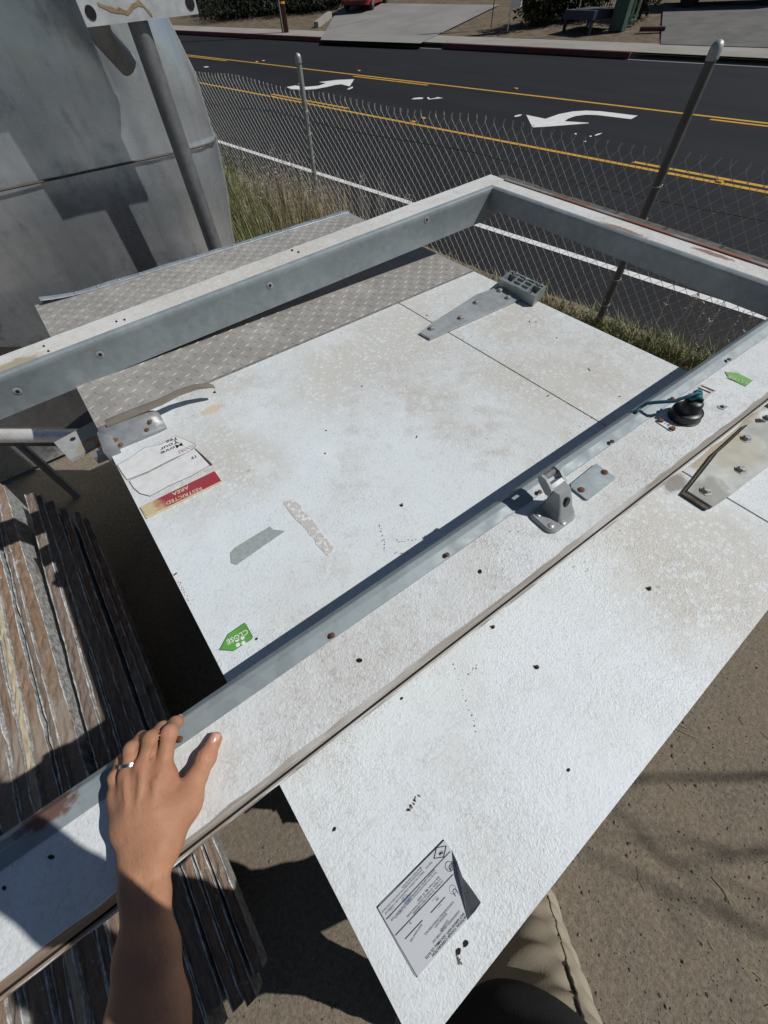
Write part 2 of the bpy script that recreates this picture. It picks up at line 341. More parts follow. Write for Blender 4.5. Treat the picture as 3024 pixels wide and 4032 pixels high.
for i, p in enumerate(pa):
    wv = (.014, .013, .012, .011, .010, .009, .006)[i]
    for (y, z) in ((-wv, -.004), (-wv, .002), (0, .0045), (wv, .002), (wv, -.004)): vs.append(p + ey*y + [0, 0, z])
for i in range(len(pa)-1):
    for k in range(5): fs.append((i*5+k, i*5+(k+1) % 5, i*5+5+(k+1) % 5, i*5+5+k))
fs += [(4, 3, 2, 1, 0), tuple(30+k for k in range(5))]
mb.add(vs, fs); obj('lever', mb, galv('lever_tarnished', (.33, .29, .24), .42, .5, streak=False), lat, smooth='auto')
mb = MB()
for fx, y, z in ((.20, .016, .0195), (.24, -.0005, .012), (.72, .010, .0165), (.83, .024, .026)): mb.lathe(Lf0 + ex*fx*ll + ey*y + [0, 0, z-.002], [(.0065, 0), (.0065, .002), (.003, .0045)], 10)
obj('screws', mb, M_rusty, lat)
mb = MB(); mb.box(Lf0 - ex*.02 + ey*.03 + [0, 0, -.02], (.02, .011, .011), Rl); obj('bolt_end', mb, M_steel, lat)
# ---- labels on the door
def poly(name, px, z, th, mats, par=door, label=None, fn=U):
    mb = MB(); mb.prism([fn(p, z) for p in px], th); o = obj(name, mb, mats, par)
    if label: tag(o, label)
    return o
k7 = lambda x, y: (400+.3014*x, 1650+.3014*y)
n = NT('faded_red_plate'); f = n.spot(dl((568, 2018)), .055, 1, 1, .5)
c = n.mix(n.ramp(n.noise(14, 5, .6), .4, .7, 0, .5), (.33, .035, .055), (.30, .075, .085)); M_red = n.out(n.mix(f, c, (.56, .47, .27)), .5, 0, None)
M_cream = plain('cream_letter', (.72, .62, .42), .6, 0, .2, 60, bump=0)
rp = [k7(500, 1150), k7(1480, 675), k7(1580, 810), k7(585, 1295)]
sg = poly('restricted_sign', rp, ZD+.0035, .003, M_cream, label='red and cream RESTRICTED AREA plate, worn at one end')
cx = sum(np.array(p) for p in rp)/4
mb = MB(); ins = [np.array(p)+(cx-np.array(p))*q for p, q in zip(rp, (.0, .012, .02, .02))]; ins[2] = ins[2]+[-2, -3]; ins[3] = ins[3]+[0, -6]; mb.prism([U(p, ZD+.0045) for p in ins], .0012); obj('red_face', mb, M_red, sg)
zt = ZD+.0049
text('lettering', 'RESTRICTED', U(k7(1300, 885), zt), U(k7(835, 1085), zt), M_cream, sg); text('lettering', 'AREA', U(k7(1128, 868), zt), U(k7(915, 968), zt), M_cream, sg)
M_sheetA = plain('peeling_label', (.715, .735, .745), .6, 0, .16, 40, 200, .3, .001, (.63, .625, .61))
def thinrim(px, z, name, r=.0007):
    m = MB(); P = [U(p, z) for p in px]; m.tube(P+[P[0]], r, 5); return m
A = [k7(*q) for q in ((205, 600), (350, 520), (560, 375), (780, 330), (960, 213), (1120, 280), (1240, 335), (1150, 420), (880, 545), (600, 690), (335, 793), (265, 700))]
B = [k7(*q) for q in ((358, 805), (600, 705), (880, 560), (1215, 383), (1330, 480), (1435, 590), (1180, 740), (860, 880), (760, 940), (635, 1005), (500, 970), (420, 900))]
for P in (A, B):
    o = poly('peeled_label', P, ZD+.0022, .0016, M_sheetA, label='old white label with curling brown edge'); obj('curled_edge', thinrim(P, ZD+.0022, 'r', .0006), plain('brown_paper_edge', (.26, .20, .165), .9, 0, .5, 60, bump=0), o)
    if P is A: la = o
    else: lb = o
text('lettering', 'Move', U(k7(1045, 308), ZD+.0028), U(k7(765, 432), ZD+.0028), M_ink, la, h=.0125); text('lettering', 'Your', U(k7(1000, 272), ZD+.0028), U(k7(755, 383), ZD+.0028), M_ink, la, h=.0125); text('lettering', 'Fee', U(k7(968, 235), ZD+.0028), U(k7(835, 287), ZD+.0028), M_ink, la, h=.0125)
M_pink = plain('faded_pink', (.50, .33, .33), .7, 0, .3, 60, bump=0); text('lettering', 'DOORS', U(k7(1215, 318), ZD+.0028), U(k7(990, 418), ZD+.0028), M_pink, la, h=.0125)
text('lettering', '19', U(k7(1225, 470), ZD+.0028), U(k7(1165, 495), ZD+.0028), M_ink, lb)
mb = MB(); q0, q1, q2 = (k7(*q) for q in ((1222, 388), (1320, 480), (1432, 596))); P = [U(q0, ZD+.003), U(q1, ZD+.0035), U(q2, ZD+.003)]; mb.tube(P, [.001, .0022, .003], 6); obj('rolled_corner', mb, M_dark_seam, lb)
n = NT('grey_tape'); M_tape = n.out(n.mix(n.ramp(n.noise(120, 4, .6), .45, .6), (.30, .335, .33), (.36, .39, .385)), .6, 0, n.bump(n.noise(150, 3, .5), .4, .0016))
poly('tape_patch', [(906, 2176), (925, 2155), (1063, 2072), (1076, 2085), (1123, 2090), (930, 2224), (910, 2216)], ZD+.0012, .001, M_tape, label='blue grey tape patch')
n = NT('torn_glue'); M_glue = n.out(n.mix(n.ramp(n.noise(110, 4, .65), .52, .58), (.52, .50, .47), (.74, .74, .74)), .7, 0, n.bump(n.noise(130, 3), .5, .002))
gp = [(1112, 1980), (1140, 1968), (1161, 1965)]; a, b = np.array((1161, 1965)), np.array((1316, 2162)); c0, d0 = np.array((1112, 1980)), np.array((1286, 2184))
rr = random.Random(3); up = [a+(b-a)*t + [rr.uniform(-5, 5), rr.uniform(-4, 4)] for t in np.linspace(0, 1, 14)]; lo = [d0+(c0-d0)*t + [rr.uniform(-6, 6), rr.uniform(-5, 5)] for t in np.linspace(0, 1, 14)]
poly('glue_patch', up+lo, ZD+.001, .0008, M_glue, label='torn strip of grey brown glue')
M_green = plain('green_sticker', (.13, .40, .07), .5, 0, .2, 40, bump=0); M_white = plain('white_print', (.80, .80, .78), .5, 0, .1, 40, bump=0)
M_greenrim = plain('green_rim', (.03, .09, .03), .5, 0, .1, 40, bump=0)
ga = [(865, 2558), (898, 2497), (962, 2453), (968, 2458), (995, 2508), (990, 2516), (919, 2562)]
gs = poly('close_sticker', ga, ZD+.0014, .001, M_green, label='bright green arrow sticker reading CLOSE'); obj('rim', thinrim(ga, ZD+.0014, 'r', .0006), M_greenrim, gs)
text('lettering', 'CLOSE', U((972, 2477), ZD+.002), U((890, 2522), ZD+.002), M_white, gs)
mb = MB(); c = U((946, 2525), ZD+.002)
for i in range(4): a = i*1.57+.5; p = c + np.array([math.cos(a), math.sin(a), 0])*.007; mb.prism([p+np.array([math.cos(t), math.sin(t), 0])*.004 for t in np.linspace(0, 6.283, 8)[:-1]], .0003)
obj('emblem', mb, M_white, gs)
# nameplate
k6 = lambda x, y: (1400+.3165*x, 3250+.3165*y)
n = NT('silver_label'); f = n.math('MULTIPLY', n.ramp(n.noise(38, 3, .55), .63, .68), n.spot(dl(k6(900, 1450)), .085, 1, 1, .5)); M_sil = n.out(n.mix(f, n.mix(n.ramp(n.noise(9, 4), .4, .7), (.66, .69, .72), (.58, .61, .65)), (.30, .37, .50)), .35, .25)
M_silback = galv('bent_label_back', (.34, .36, .38), .35, .7, streak=False)
zl = ZD+.0016; a_, b_, c_, d_ = k6(1565, 970), k6(770, 1890), k6(272, 1022), k6(1103, 180)
f1, f2 = k6(1195, 300), k6(1392, 1180)
npl = poly('name_plate', [d_, f1, f2, b_, (b_[0]-9, b_[1]-6), (c_[0]+6, c_[1]+14), c_, (c_[0]+8, c_[1]-12)], zl, .0012, M_sil, label='silver maker plate with rows of small print, corner bent up')
mb = MB(); P = [U(f1, zl), U(k6(1260, 440), zl+.006), U(k6(1330, 640), zl+.011), U(k6(1450, 800), zl+.016), U(k6(1560, 960), zl+.020), U(k6(1490, 1065), zl+.013), U(k6(1440, 1120), zl+.006), U(f2, zl)]
mb.prism(P, .0008); obj('bent_corner', mb, M_silback, npl)
obj('rim', MB().tube([U(q, zl-.0002) for q in (d_, c_, b_)], .0007, 5), M_ink, npl)
zt = zl+.0008
def L(s, x0, y0, x1, y1, m=M_inkfaint, h=None): text('lettering', s, U(k6(x0, y0), zt), U(k6(x1, y1), zt), m, npl, h=h)
L('NATIONAL COOLER CORPORATION', 1378, 1112, 950, 1610, M_ink); L('EAST ARROW HWY. SAN DIMAS, CA 91773', 1345, 1085, 868, 1640, M_ink); L('UNDERWRITERS LABORATORIES INC.', 1290, 1055, 955, 1455)
L('CLASSIFIED', 1150, 1170, 1050, 1310); L('BUILDING UNITS', 1130, 1090, 985, 1260); L('SURFACE BURNING CHARACTERISTICS', 1218, 940, 860, 1350)
L('Foam Core', 1070, 975, 1030, 1025); L('Flame Spread  Smoke', 1010, 880, 950, 950); L('Panel Foamed With', 820, 1225, 680, 1440); L('450', 1030, 890, 1000, 925); L('20', 690, 1195, 672, 1217)
L('Los Angeles, CA Research Report #RR24982', 1085, 685, 715, 1090); L('Los Angeles, CA Fabricator License Number #1430', 1060, 660, 640, 1130); L('State of Oregon, Mfg. I.D. #4220', 1040, 630, 770, 930)
L('Tests have shown these panels have been checked for fire conditions in', 1010, 570, 500, 1140); L('accordance with the requirements of the National Electric Code', 985, 545, 440, 1180)
L('Subject to the conditions of Approval as a class 1 insulated wall', 850, 570, 370, 1095); L('and ceiling panel as described in the current edition of the Factory', 828, 545, 325, 1080); L('Mutual Research Approval Guide', 815, 515, 580, 770); L('Approved', 950, 448, 875, 530)
def ring(cp, r, m, par, asp=1, th=.0016, n=28, z=None):
    c = U(cp, zt) if z is None else U(cp, z); m2 = MB(); dx = _n(U(k6(770, 1890), zt)-U(k6(1565, 970), zt)); dy = np.cross([0, 0, 1], dx)
    for i in range(n):
        a, b = 2*math.pi*i/n, 2*math.pi*(i+1)/n; q = lambda a, r: c + dx*math.cos(a)*r + dy*math.sin(a)*r*asp
        m2.add([q(a, r), q(b, r), q(b, r-th), q(a, r-th)], [(0, 1, 2, 3)])
    return obj('emblem_ring', m2, m, par)
ring(k6(1168, 510), .0054, M_ink, npl, th=.0005); text('lettering', 'NSF.', U(k6(1200, 445), zt), U(k6(1145, 545), zt), M_ink, npl)
mb = MB(); q = [k6(*t) for t in ((1010, 278), (1130, 255), (1098, 392), (978, 412))]; P = [U(t, zt) for t in q]
for i in range(4): mb.tube([P[i], P[(i+1) % 4]], .0004, 4)
obj('emblem_diamond', mb, M_ink, npl); text('lettering', 'FM', U(k6(1075, 310), zt), U(k6(1035, 345), zt), M_ink, npl)
zc = zl+.0145; ring(k6(1352, 838), .0046, M_ink, npl, 1.0, .0005, z=zc); text('lettering', 'U', U(k6(1380, 810), zc), U(k6(1340, 860), zc), M_ink, npl)
for s_ in (((1178, 325), (385, 1170)), ((1215, 610), (497, 1370)), ((1115, 893), (940, 1088)), ((835, 1180), (620, 1415))):
    m2 = MB(); m2.tube([U(k6(*s_[0]), zt), U(k6(*s_[1]), zt)], .0004, 4); obj('rule_line', m2, M_inkfaint, npl)
# holes, bolt stubs and scuffs in the door face
def blob(c, r, n=9, z=ZD+.0007, sq=.7, rot=0):
    p = U(c, z); out = []
    for i in range(n): a = 6.283*i/n; rad = r*random.uniform(.75, 1.15); x, y = rad*math.cos(a), rad*sq*math.sin(a); out.append(p + np.array([x*math.cos(rot)-y*math.sin(rot), x*math.sin(rot)+y*math.cos(rot), 0]))
    return out
for c, r in (((2557, 2319), .0075), ((2114, 2628), .0065), ((1942, 2470), .006), ((1582, 2750), .0045), ((1805, 3746), .0055), ((1834, 3716), .0055), ((1582, 1990), .006), ((2239, 3032), .0042), ((1316, 3266), .0045), ((1565, 2310), .004), ((845, 1545), .006), ((1600, 1520), .003)):
    mb = MB(); r *= .72; mb.prism(blob(c, r), .0012); h_ = obj('bolt_hole', mb, M_hole, door)
    if r > .0042: m2 = MB(); m2.lathe(U(c, ZD+.0008)+[.001, .001, 0], [(r*.5, 0), (r*.5, .004), (r*.2, .005)], 7); obj('bolt_stub', m2, M_rusty, h_)
mb = MB()
for c, r, s_, ro in (((1425, 1520), .005, .35, .4), ((1283, 1695), .003, .7, 0), ((1505, 1522), .002, .7, 0), ((2160, 1555), .004, .3, 1), ((2330, 1645), .003, .4, .3), ((2085, 1265), .007, .25, .9), ((2110, 1267), .004, .5, 0), ((2192, 1330), .005, .35, .2), ((2155, 1560), .003, .6, 0), ((2440, 1560), .004, .5, 0), ((2640, 1470), .004, .4, .1), ((1680, 1242), .005, .4, 0), ((1735, 1285), .006, .3, .3), ((1640, 1720), .006, .25, .6), ((1280, 1785), .003, .8, 0), ((2320, 1455), .008, .2, 1.1), ((690, 2260), .005, .4, .2), ((1010, 2515), .003, .8, 0)):
    mb.prism(blob(c, r, 8, ZD+.0006, s_, ro), .0008)
obj('grit_specks', mb, plain('grit', (.06, .045, .035), .9, 0, .4, 80, bump=0), door)
mb = MB()
rr = random.Random(11)
def flake(c0, c1, n, w):
    for i in range(n):
        t = (i+rr.random()*.6)/n; p = np.array(c0)*(1-t)+np.array(c1)*t + [rr.uniform(-5, 5), rr.uniform(-5, 5)]; mb.prism(blob(p, w*rr.uniform(.4, 1), 7, ZD+.0006, rr.uniform(.3, .8), rr.random()*3), .0008)
flake((1492, 2060), (1520, 2170), 12, .0028); flake((1560, 2130), (1640, 2125), 7, .003); flake((1550, 2175), (1605, 2182), 8, .002); flake((1600, 3195), (1650, 3130), 9, .0034); flake((1785, 2610), (1880, 2890), 14, .0016); flake((1840, 2650), (1885, 2620), 6, .002); flake((700, 2285), (752, 2380), 12, .002); flake((1800, 3755), (1815, 3800), 8, .002)
flake((2020, 2300), (2090, 2310), 8, .0018)
obj('paint_flakes', mb, plain('bare_backing', (.20, .17, .15), .9, 0, .4, 80, bump=0), door)
M_wood = plain('grey_timber', (.16, .13, .10), .8, 0, .4, 6, 80, .4, .003)
# unseen pile of flat panels, added to carry the door and block skylight
M_pile = plain('pile_sheet', (.30, .30, .29), .7, 0, .4, 8); M_pfoam = plain('pile_foam', (.16, .11, .07), .9, 0, .4, 8, 60, .4, .004)
mb = MB(); mb.bbox((-.62, -1.04, .006), (.62, 1.04, .142)); proto = thing('added_flat_panel', 'added insulated panel, unseen, lying flat to keep skylight out below the white door', 'panel', (.57, .90, -.25), 'added panels piled flat under the door'); f_ = obj('foam_core', mb, M_pfoam, proto, world=False)
mb = MB(); mb.bbox((-.625, -1.045, .142), (.625, 1.045, .1465)); s1 = obj('metal_skin', mb, M_pile, proto, world=False); mb = MB(); mb.bbox((-.625, -1.045, .001), (.625, 1.045, .006)); s2 = obj('metal_skin', mb, M_pile, proto, world=False)
for k in range(1, 8):
    r_ = proto.copy(); COL.objects.link(r_); r_.location = (.57+random.uniform(-.03, .03), .9+random.uniform(-.03, .03), -.25+.1495*k); r_.rotation_euler[2] = random.uniform(-.012, .012)
    for ch in (f_, s1, s2): c_ = ch.copy(); COL.objects.link(c_); c_.parent = r_
# ------------------------------------------------------------------ the loose door frame on top
fx = _n(np.array([1, -.048, .053])); fy = _n(np.cross([0, 0, 1], fx)); fz = np.cross(fx, fy); FO = np.array([0, .235, 1.1605])
FM = Matrix([[fx[0], fy[0], fz[0], FO[0]], [fx[1], fy[1], fz[1], FO[1]], [fx[2], fy[2], fz[2], FO[2]], [0, 0, 0, 1]])
FR = np.array([fx, fy, fz])
def FW(x, y, z=0): return FO + fx*x + fy*y + fz*z
def UFr(p, h=0):
    d = ROT @ _pr(p); o = np.array([0, 0, CAMZ]); t = ((FO + fz*h - o) @ fz)/(d @ fz); return o + t*d
def fl(p): return FR @ (UFr(p)-FO)
frame = thing('door_frame', 'white rail door frame lined in galvanised steel, laid over the door', 'door frame', M=FM)
M_rail = frp('white_frame_sheet', [(fl((2600, 1900)), .07, 1, 1), (fl((1400, 2600)), .12, .6, 1.4), (fl((800, 3050)), .08, 1, 1)], .45, (.725, .755, .765))
M_rail2 = frp('white_frame_sheet_aged', [(fl((1000, 1060)), .3, .5, 2), (fl((60, 1440)), .1, .6, 1.4), (fl((60, 1440)), .055, .7, 1.5, (.36, .30, .19)), (fl((2200, 830)), .030, 2.4, .4, (.20, .085, .055)), (fl((2450, 905)), .034, 2.6, .35, (.22, .10, .065)), (fl((2800, 1000)), .030, 2.4, .4, (.20, .09, .06))], .75, (.72, .72, .70))
M_gal2 = galv('galvanised_jamb', (.265, .305, .32), .56, .2, stains=[(fl((212, 3196)), .016, .38, 1, (.14, .05, .027))])
n = NT('weathered_foam_edge'); f = n.noise(6, 6, .7, n.mapv((1, 14, 14))); c = n.mix(n.ramp(f, .35, .65), (.47, .44, .40), (.27, .235, .20)); c = n.mix(n.ramp(n.noise(2.5, 5, .6), .57, .66), c, (.55, .54, .52)); c = n.mix(n.math('MULTIPLY', n.spot(fl((60, 3870)), .10, .5, 1, .6), .6), c, (.22, .12, .06))
M_foam = n.out(c, .85, 0, n.bump(f, .6, .006))
X0, X1, YI, T = -.95, 1.44, 1.108, .10
WN, WF, WR = .132, .112, .098
def R3(x, y, z): return FW(x, y, z)
def jag(x0, x1, y, amp, n, seed):
    r_ = random.Random(seed); return [(x0+(x1-x0)*i/n, y + (r_.uniform(-amp, amp) if 0 < i < n else 0)) for i in range(n+1)]
# near rail
e = jag(X0, X1+WR, -WN, .0016, 90, 5); top = [R3(x, y, .001) for x, y in e] + [R3(X1+WR, -.022, .001), R3(X0, -.022, .001)]
mb = MB(); mb.prism(top, tuple(-fz*.004)); nr = obj('near_rail', mb, M_rail, frame)
mb = MB(); mb.extr([(-WN+.003, -.0035), (-WN-.0035, -.022), (-WN+.0005, -.036), (-WN-.002, -.05), (-WN+.004, -.058), (-WN-.006, -.063), (-WN-.0055, -.082), (-WN, -T+.004), (-.004, -T+.004), (-.004, -.0035)], R3, X0, X1+WR); obj('foam_core', mb, M_foam, nr)
mb = MB(); mb.extr([(-WN-.0035, -.0585), (-WN-.0035, -.0625), (-WN+.01, -.0625), (-WN+.01, -.0585)], lambda x, y, z: R3(x, y, z), X0, X1+WR); obj('dark_slot', mb, M_hole, nr)
mb = MB(); e1 = jag(X0, X1+WR, -WN-.007, .003, 70, 9); mb.prism([R3(x, y, -.064) for x, y in e1]+[R3(X1+WR, -WN+.02, -.064), R3(X0, -WN+.02, -.064)], tuple(-fz*.004)); obj('lower_sheet_edge', mb, M_rail, nr)
lip = [(0, -T), (.0035, -T+.004), (.0035, -.004), (.0035, .0030), (-.0045, .0100), (-.0065, .0108), (-.0150, .0098), (-.0162, .0086), (-.0318, .0030), (-.0330, .0018), (-.0330, .0002), (-.004, .0002), (-.0025, -T)]
mb = MB(); mb.extr(lip, R3, X0, X1); g_n = obj('galvanised_jamb', mb, M_gal2, nr)
mb = MB()
for c in ((2125, 1937), (1761, 2185), (1309, 2502), (709, 2911), (2410, 1739), (2647, 1570), (2870, 1416)): mb.lathe(UFr(c, .0085), [(.0043, 0), (.0043, .0016), (.0025, .0028)], 9, fz)
obj('screws', mb, M_rusty, g_n)
# far rail (its lined inner face looks at the lens)
e = jag(X0, X1+WR, YI+WF, .0012, 60, 6); mb = MB(); mb.prism([R3(x, y, .001) for x, y in e][::-1] + [R3(X0, YI+.016, .001), R3(X1+WR, YI+.016, .001)], tuple(-fz*.004)); fr_ = obj('far_rail', mb, M_rail2, frame)
mb = MB(); mb.extr([(YI+.003, -.0035), (YI+.003, -T+.002), (YI+WF-.004, -T+.002), (YI+WF-.004, -.0035)], R3, X0, X1+WR-.002); obj('foam_core', mb, M_foam, fr_)
lipF = [(YI, -T-.004), (YI-.003, -T-.002), (YI-.003, -.014), (YI-.0055, -.008), (YI-.003, .001), (YI+.004, .0055), (YI+.012, .0055), (YI+.018, .0018), (YI+.018, .0002), (YI+.002, .0002), (YI+.002, -T-.004)]
mb = MB(); mb.extr(lipF, R3, X0, X1+.012); g_f = obj('galvanised_jamb', mb, M_gal2, fr_, smooth='auto')
def UJ(p):   # on the far jamb's face
    d = ROT @ _pr(p); o = np.array([0, 0, CAMZ]); P0 = FW(0, YI-.0045); t = ((P0-o) @ fy)/(d @ fy); return o + t*d
for c in ((69, 1541), (394, 1396), (1063, 1124), (1681, 865)):
    mb = MB(); mb.lathe(UJ(c), [(.0105, 0), (.0085, .0007), (.006, .0009)], 16, -fy); s_ = obj('dimple', mb, plain('pale_zinc', (.40, .42, .42), .5, .3, .3, 60), g_f)
    mb = MB(); mb.lathe(UJ(c)-fy*.0009, [(.0048, 0), (.005, .0006)], 12, -fy); obj('screw_hole', mb, M_hole, s_)
mb = MB()
for c in ((172, 1362), (190, 1382), (458, 1265), (490, 1258), (1150, 985), (1175, 992), (1560, 738), (1660, 775), (1705, 762), (1625, 792), (1735, 735), (1755, 728)): mb.prism([UFr((c[0]+5*math.cos(a), c[1]+4*math.sin(a)), .0016) for a in np.linspace(0, 6.28, 9)[:-1]], tuple(-fz*.0008))
obj('screw_holes', mb, M_hole, fr_)
# right rail
mb = MB(); e = [(X1+WR+random.uniform(-.001, .001), y) for y in np.linspace(-.022, YI+.016, 40)]
mb.prism([R3(X1+.018, -.022, .0013)] + [R3(x, y, .0013) for x, y in e] + [R3(X1+.018, YI+.016, .0013)], tuple(-fz*.004)); rr_ = obj('right_rail', mb, M_rail2, frame)
mb = MB(); mb.extr([(X1+.003, -.0035), (X1+.003, -T*.62), (X1+WR-.005, -T*.62), (X1+WR-.005, -.0035)], lambda y, x, z: R3(x, y, z), .004, YI+.003); obj('foam_core', mb, M_foam, rr_)
lipR = [(a-YI+X1, b if b > -.05 else b*.63) for a, b in lipF]
mb = MB(); mb.extr(lipR, lambda y, x, z: R3(x, y, z), .004, YI-.004); g_r = obj('galvanised_jamb', mb, M_gal2, rr_, smooth='auto')
mb = MB(); mb.bbox((0, 0, 0), (0, 0, 0)); mb.v = []; mb.f = []; mb.m = []
for i in range(6):
    y0 = .10 + i*.18; Rq = FR.T; mb.box(R3(X1+WR+.010+.006*random.random(), y0+.08, -.004), (.014+.006*random.random(), .095, .006), Rq)
obj('torn_gasket', mb, plain('perished_gasket', (.13, .125, .115), .9, 0, .5, 30), rr_)
mb = MB(); mb.box(R3(X1+WR-.008, YI*.5, .003), (.006, YI*.52, .0022), FR.T); obj('rust_strip', mb, galv('rust_strip', (.30, .27, .26), .6, .2, streak=False, stains=[((X1+.09, y, 0), .06, 2.2, .5, (.26, .09, .045)) for y in (.25, .5, .8)]), rr_)
# left rail, outside the picture
mb = MB(); mb.extr([(X0-.1, 0), (X0-.1, -T), (X0, -T), (X0, 0)], lambda y, x, z: R3(x, y, z), -WN, YI+WF); obj('left_rail', mb, M_rail2, frame)
# blank plate, number tag, worn label, green sticker on the near rail
def railpoly(name, px, h, th, m, par=nr, label=None):
    mb = MB(); mb.prism([UFr(p, h) for p in px], tuple(-fz*th)); o = obj(name, mb, m, par)
    if label: tag(o, label)
    return o
bp = railpoly('blank_plate', [(2345, 1826), (2352, 1827), (2422, 1879), (2421, 1886), (2318, 1966), (2310, 1966), (2249, 1918), (2248, 1905)], .0055, .0035, galv('plate_zinc', (.43, .49, .50), .42, .5, streak=False), label='blank galvanised cover plate')
for c in ((2381, 1860), (2289, 1929)): mb = MB(); mb.lathe(UFr(c, .0055), [(.006, 0), (.006, .0015), (.003, .003)], 10, fz); obj('screw', mb, M_rusty, bp)
tg = railpoly('number_tag', [(2588, 1661), (2604, 1650), (2660, 1685), (2644, 1697)], .003, .002, M_white, label='small white tag numbered 14'); obj('tag_rim', MB().tube([UFr((2588, 1661), .001), UFr((2644, 1698), .001)], .0013, 5), M_ink, tg)
for c in ((2601, 1657), (2647, 1688)): mb = MB(); mb.lathe(UFr(c, .003), [(.006, 0), (.005, .003)], 8, fz); obj('screw', mb, M_rusty, tg)
o = text('lettering', '14', UFr((2614, 1668), .0037), UFr((2632, 1680), .0037), M_inkfaint, tg)
k5 = 524/1659; q5 = lambda x, y: (2500+k5*x, 1350+k5*y)
n = NT('worn_paper'); M_worn = n.out(n.mix(n.ramp(n.noise(50, 4, .6), .45, .6), (.50, .47, .45), (.66, .65, .63)), .8)
wl = railpoly('worn_label', [q5(660, 625), q5(830, 505), q5(1035, 592), q5(950, 640), q5(860, 718)], .0018, .0008, M_worn, label='worn brownish paper label')
for a, b in (((830, 535), (985, 600)), ((790, 560), (940, 625)), ((700, 640), (860, 712)), ((760, 600), (830, 632))):
    mb = MB(); mb.tube([UFr(q5(*a), .002), UFr(q5(*b), .002)], .0017, 4); obj('print_line', mb, M_inkfaint, wl)
M_green2 = plain('faded_green', (.22, .46, .13), .6, 0, .2, 40, bump=0)
g2 = railpoly('close_sticker', [q5(1125, 360), q5(1280, 373), q5(1470, 470), q5(1385, 540), q5(1180, 447)], .0022, .001, M_green2, label='faded green arrow sticker with pale lettering'); text('lettering', 'CLOSE', UFr(q5(1410, 490), .0028), UFr(q5(1165, 405), .0028), plain('pale_green_print', (.55, .68, .46), .6, 0, .1, 40, bump=0), g2)
mb = MB(); mb.prism([UFr(q5(*q), .0022) for q in ((1028, 785), (1090, 765), (1165, 795), (1110, 830), (1050, 815))], tuple(-fz*.001)); o = obj('foil_scrap', mb, M_steel, nr); mb = MB(); mb.lathe(UFr(q5(1085, 797), .0022), [(.004, 0), (.003, .001)], 8, fz); obj('screw_hole', mb, M_hole, o)
mb = MB()
for c in ((200, 3375), (15, 3497), (1415, 2600), (1890, 2250), (2228, 1817)): mb.prism([UFr((c[0]+8*math.cos(a)*(1+.3*(c[0] % 3)), c[1]+9*math.sin(a)), .0018) for a in np.linspace(0, 6.28, 9)[:-1]], tuple(-fz*.0008))
obj('nail_holes', mb, M_hole, nr)
# strike (catch) casting standing on the near rail
SO = UFr((2178, 2026), .001); SS = .84; M_cat = galv('catch_casting', (.30, .315, .32), .55, .35, streak=False)
sx, sy, sz = fx, fy, fz
def S(x, y, z): return SO + (sx*x + sy*y + sz*z)*SS
def rrect(cx, cy, hx, hy, r, z, n=5):
    out = []
    for qx, qy, a0 in ((1, 1, 0), (-1, 1, 90), (-1, -1, 180), (1, -1, 270)):
        for i in range(n): a = math.radians(a0+90*i/(n-1)); out.append((cx+qx*(hx-r)+r*math.cos(a), cy+qy*(hy-r)+r*math.sin(a), z))
    return out
def loft(mb, rings, cap=True):
    n = len(rings[0]); mb.add([S(*p) for r in rings for p in r], [(i*n+k, i*n+(k+1) % n, i*n+n+(k+1) % n, i*n+n+k) for i in range(len(rings)-1) for k in range(n)] + ([tuple(range(n-1, -1, -1)), tuple((len(rings)-1)*n+k for k in range(n))] if cap else []))
mb = MB(); loft(mb, [rrect(-.004, 0, .040, .034, .017, 0), rrect(-.004, 0, .040, .034, .017, .005), rrect(-.004, 0, .036, .030, .015, .009)]); ct = obj('strike_catch', mb, M_cat, nr, smooth='auto'); tag(ct, 'upright cast metal catch with a roller at its top')
mb = MB(); loft(mb, [rrect(.010, .0, .026, .026, .008, .008), rrect(.012, .004, .021, .020, .006, .022), rrect(.013, .010, .019, .017, .005, .042), rrect(.013, .018, .018, .016, .005, .060), rrect(.012, .023, .017, .016, .004, .067)]); obj('body', mb, M_cat, ct, smooth='auto')
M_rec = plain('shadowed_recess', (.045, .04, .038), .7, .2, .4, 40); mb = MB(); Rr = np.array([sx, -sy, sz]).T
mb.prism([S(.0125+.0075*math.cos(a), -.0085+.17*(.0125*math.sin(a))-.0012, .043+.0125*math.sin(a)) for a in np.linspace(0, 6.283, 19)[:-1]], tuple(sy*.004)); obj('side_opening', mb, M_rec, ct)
mb = MB()
for dx in (-.007, .031): mb.extr([(.020, .050), (.030, .048), (.054, .066), (.059, .076), (.053, .085), (.040, .084), (.020, .068)], lambda x, y, z: S(x, y, z), dx-.003, dx+.003)
mb.extr([(.022, .060), (.034, .058), (.037, .068), (.030, .074), (.022, .070)], lambda x, y, z: S(x, y, z), -.004, .028); obj('roller_fork', mb, M_cat, ct)
mb = MB(); mb.lathe(S(-.004, .050, .075), [(.0062, 0), (.0062, .027)], 14, sx); obj('roller', mb, plain('worn_roller', (.20, .205, .20), .7, 0, .4, 120), ct, smooth='auto')
mb = MB()
for x, y in ((-.030, -.018), (-.030, .016), (-.006, -.027)): mb.lathe(S(x, y, .008), [(.005, 0), (.005, .0017), (.0025, .0026)], 10, fz)
obj('screws', mb, M_bolt, ct)
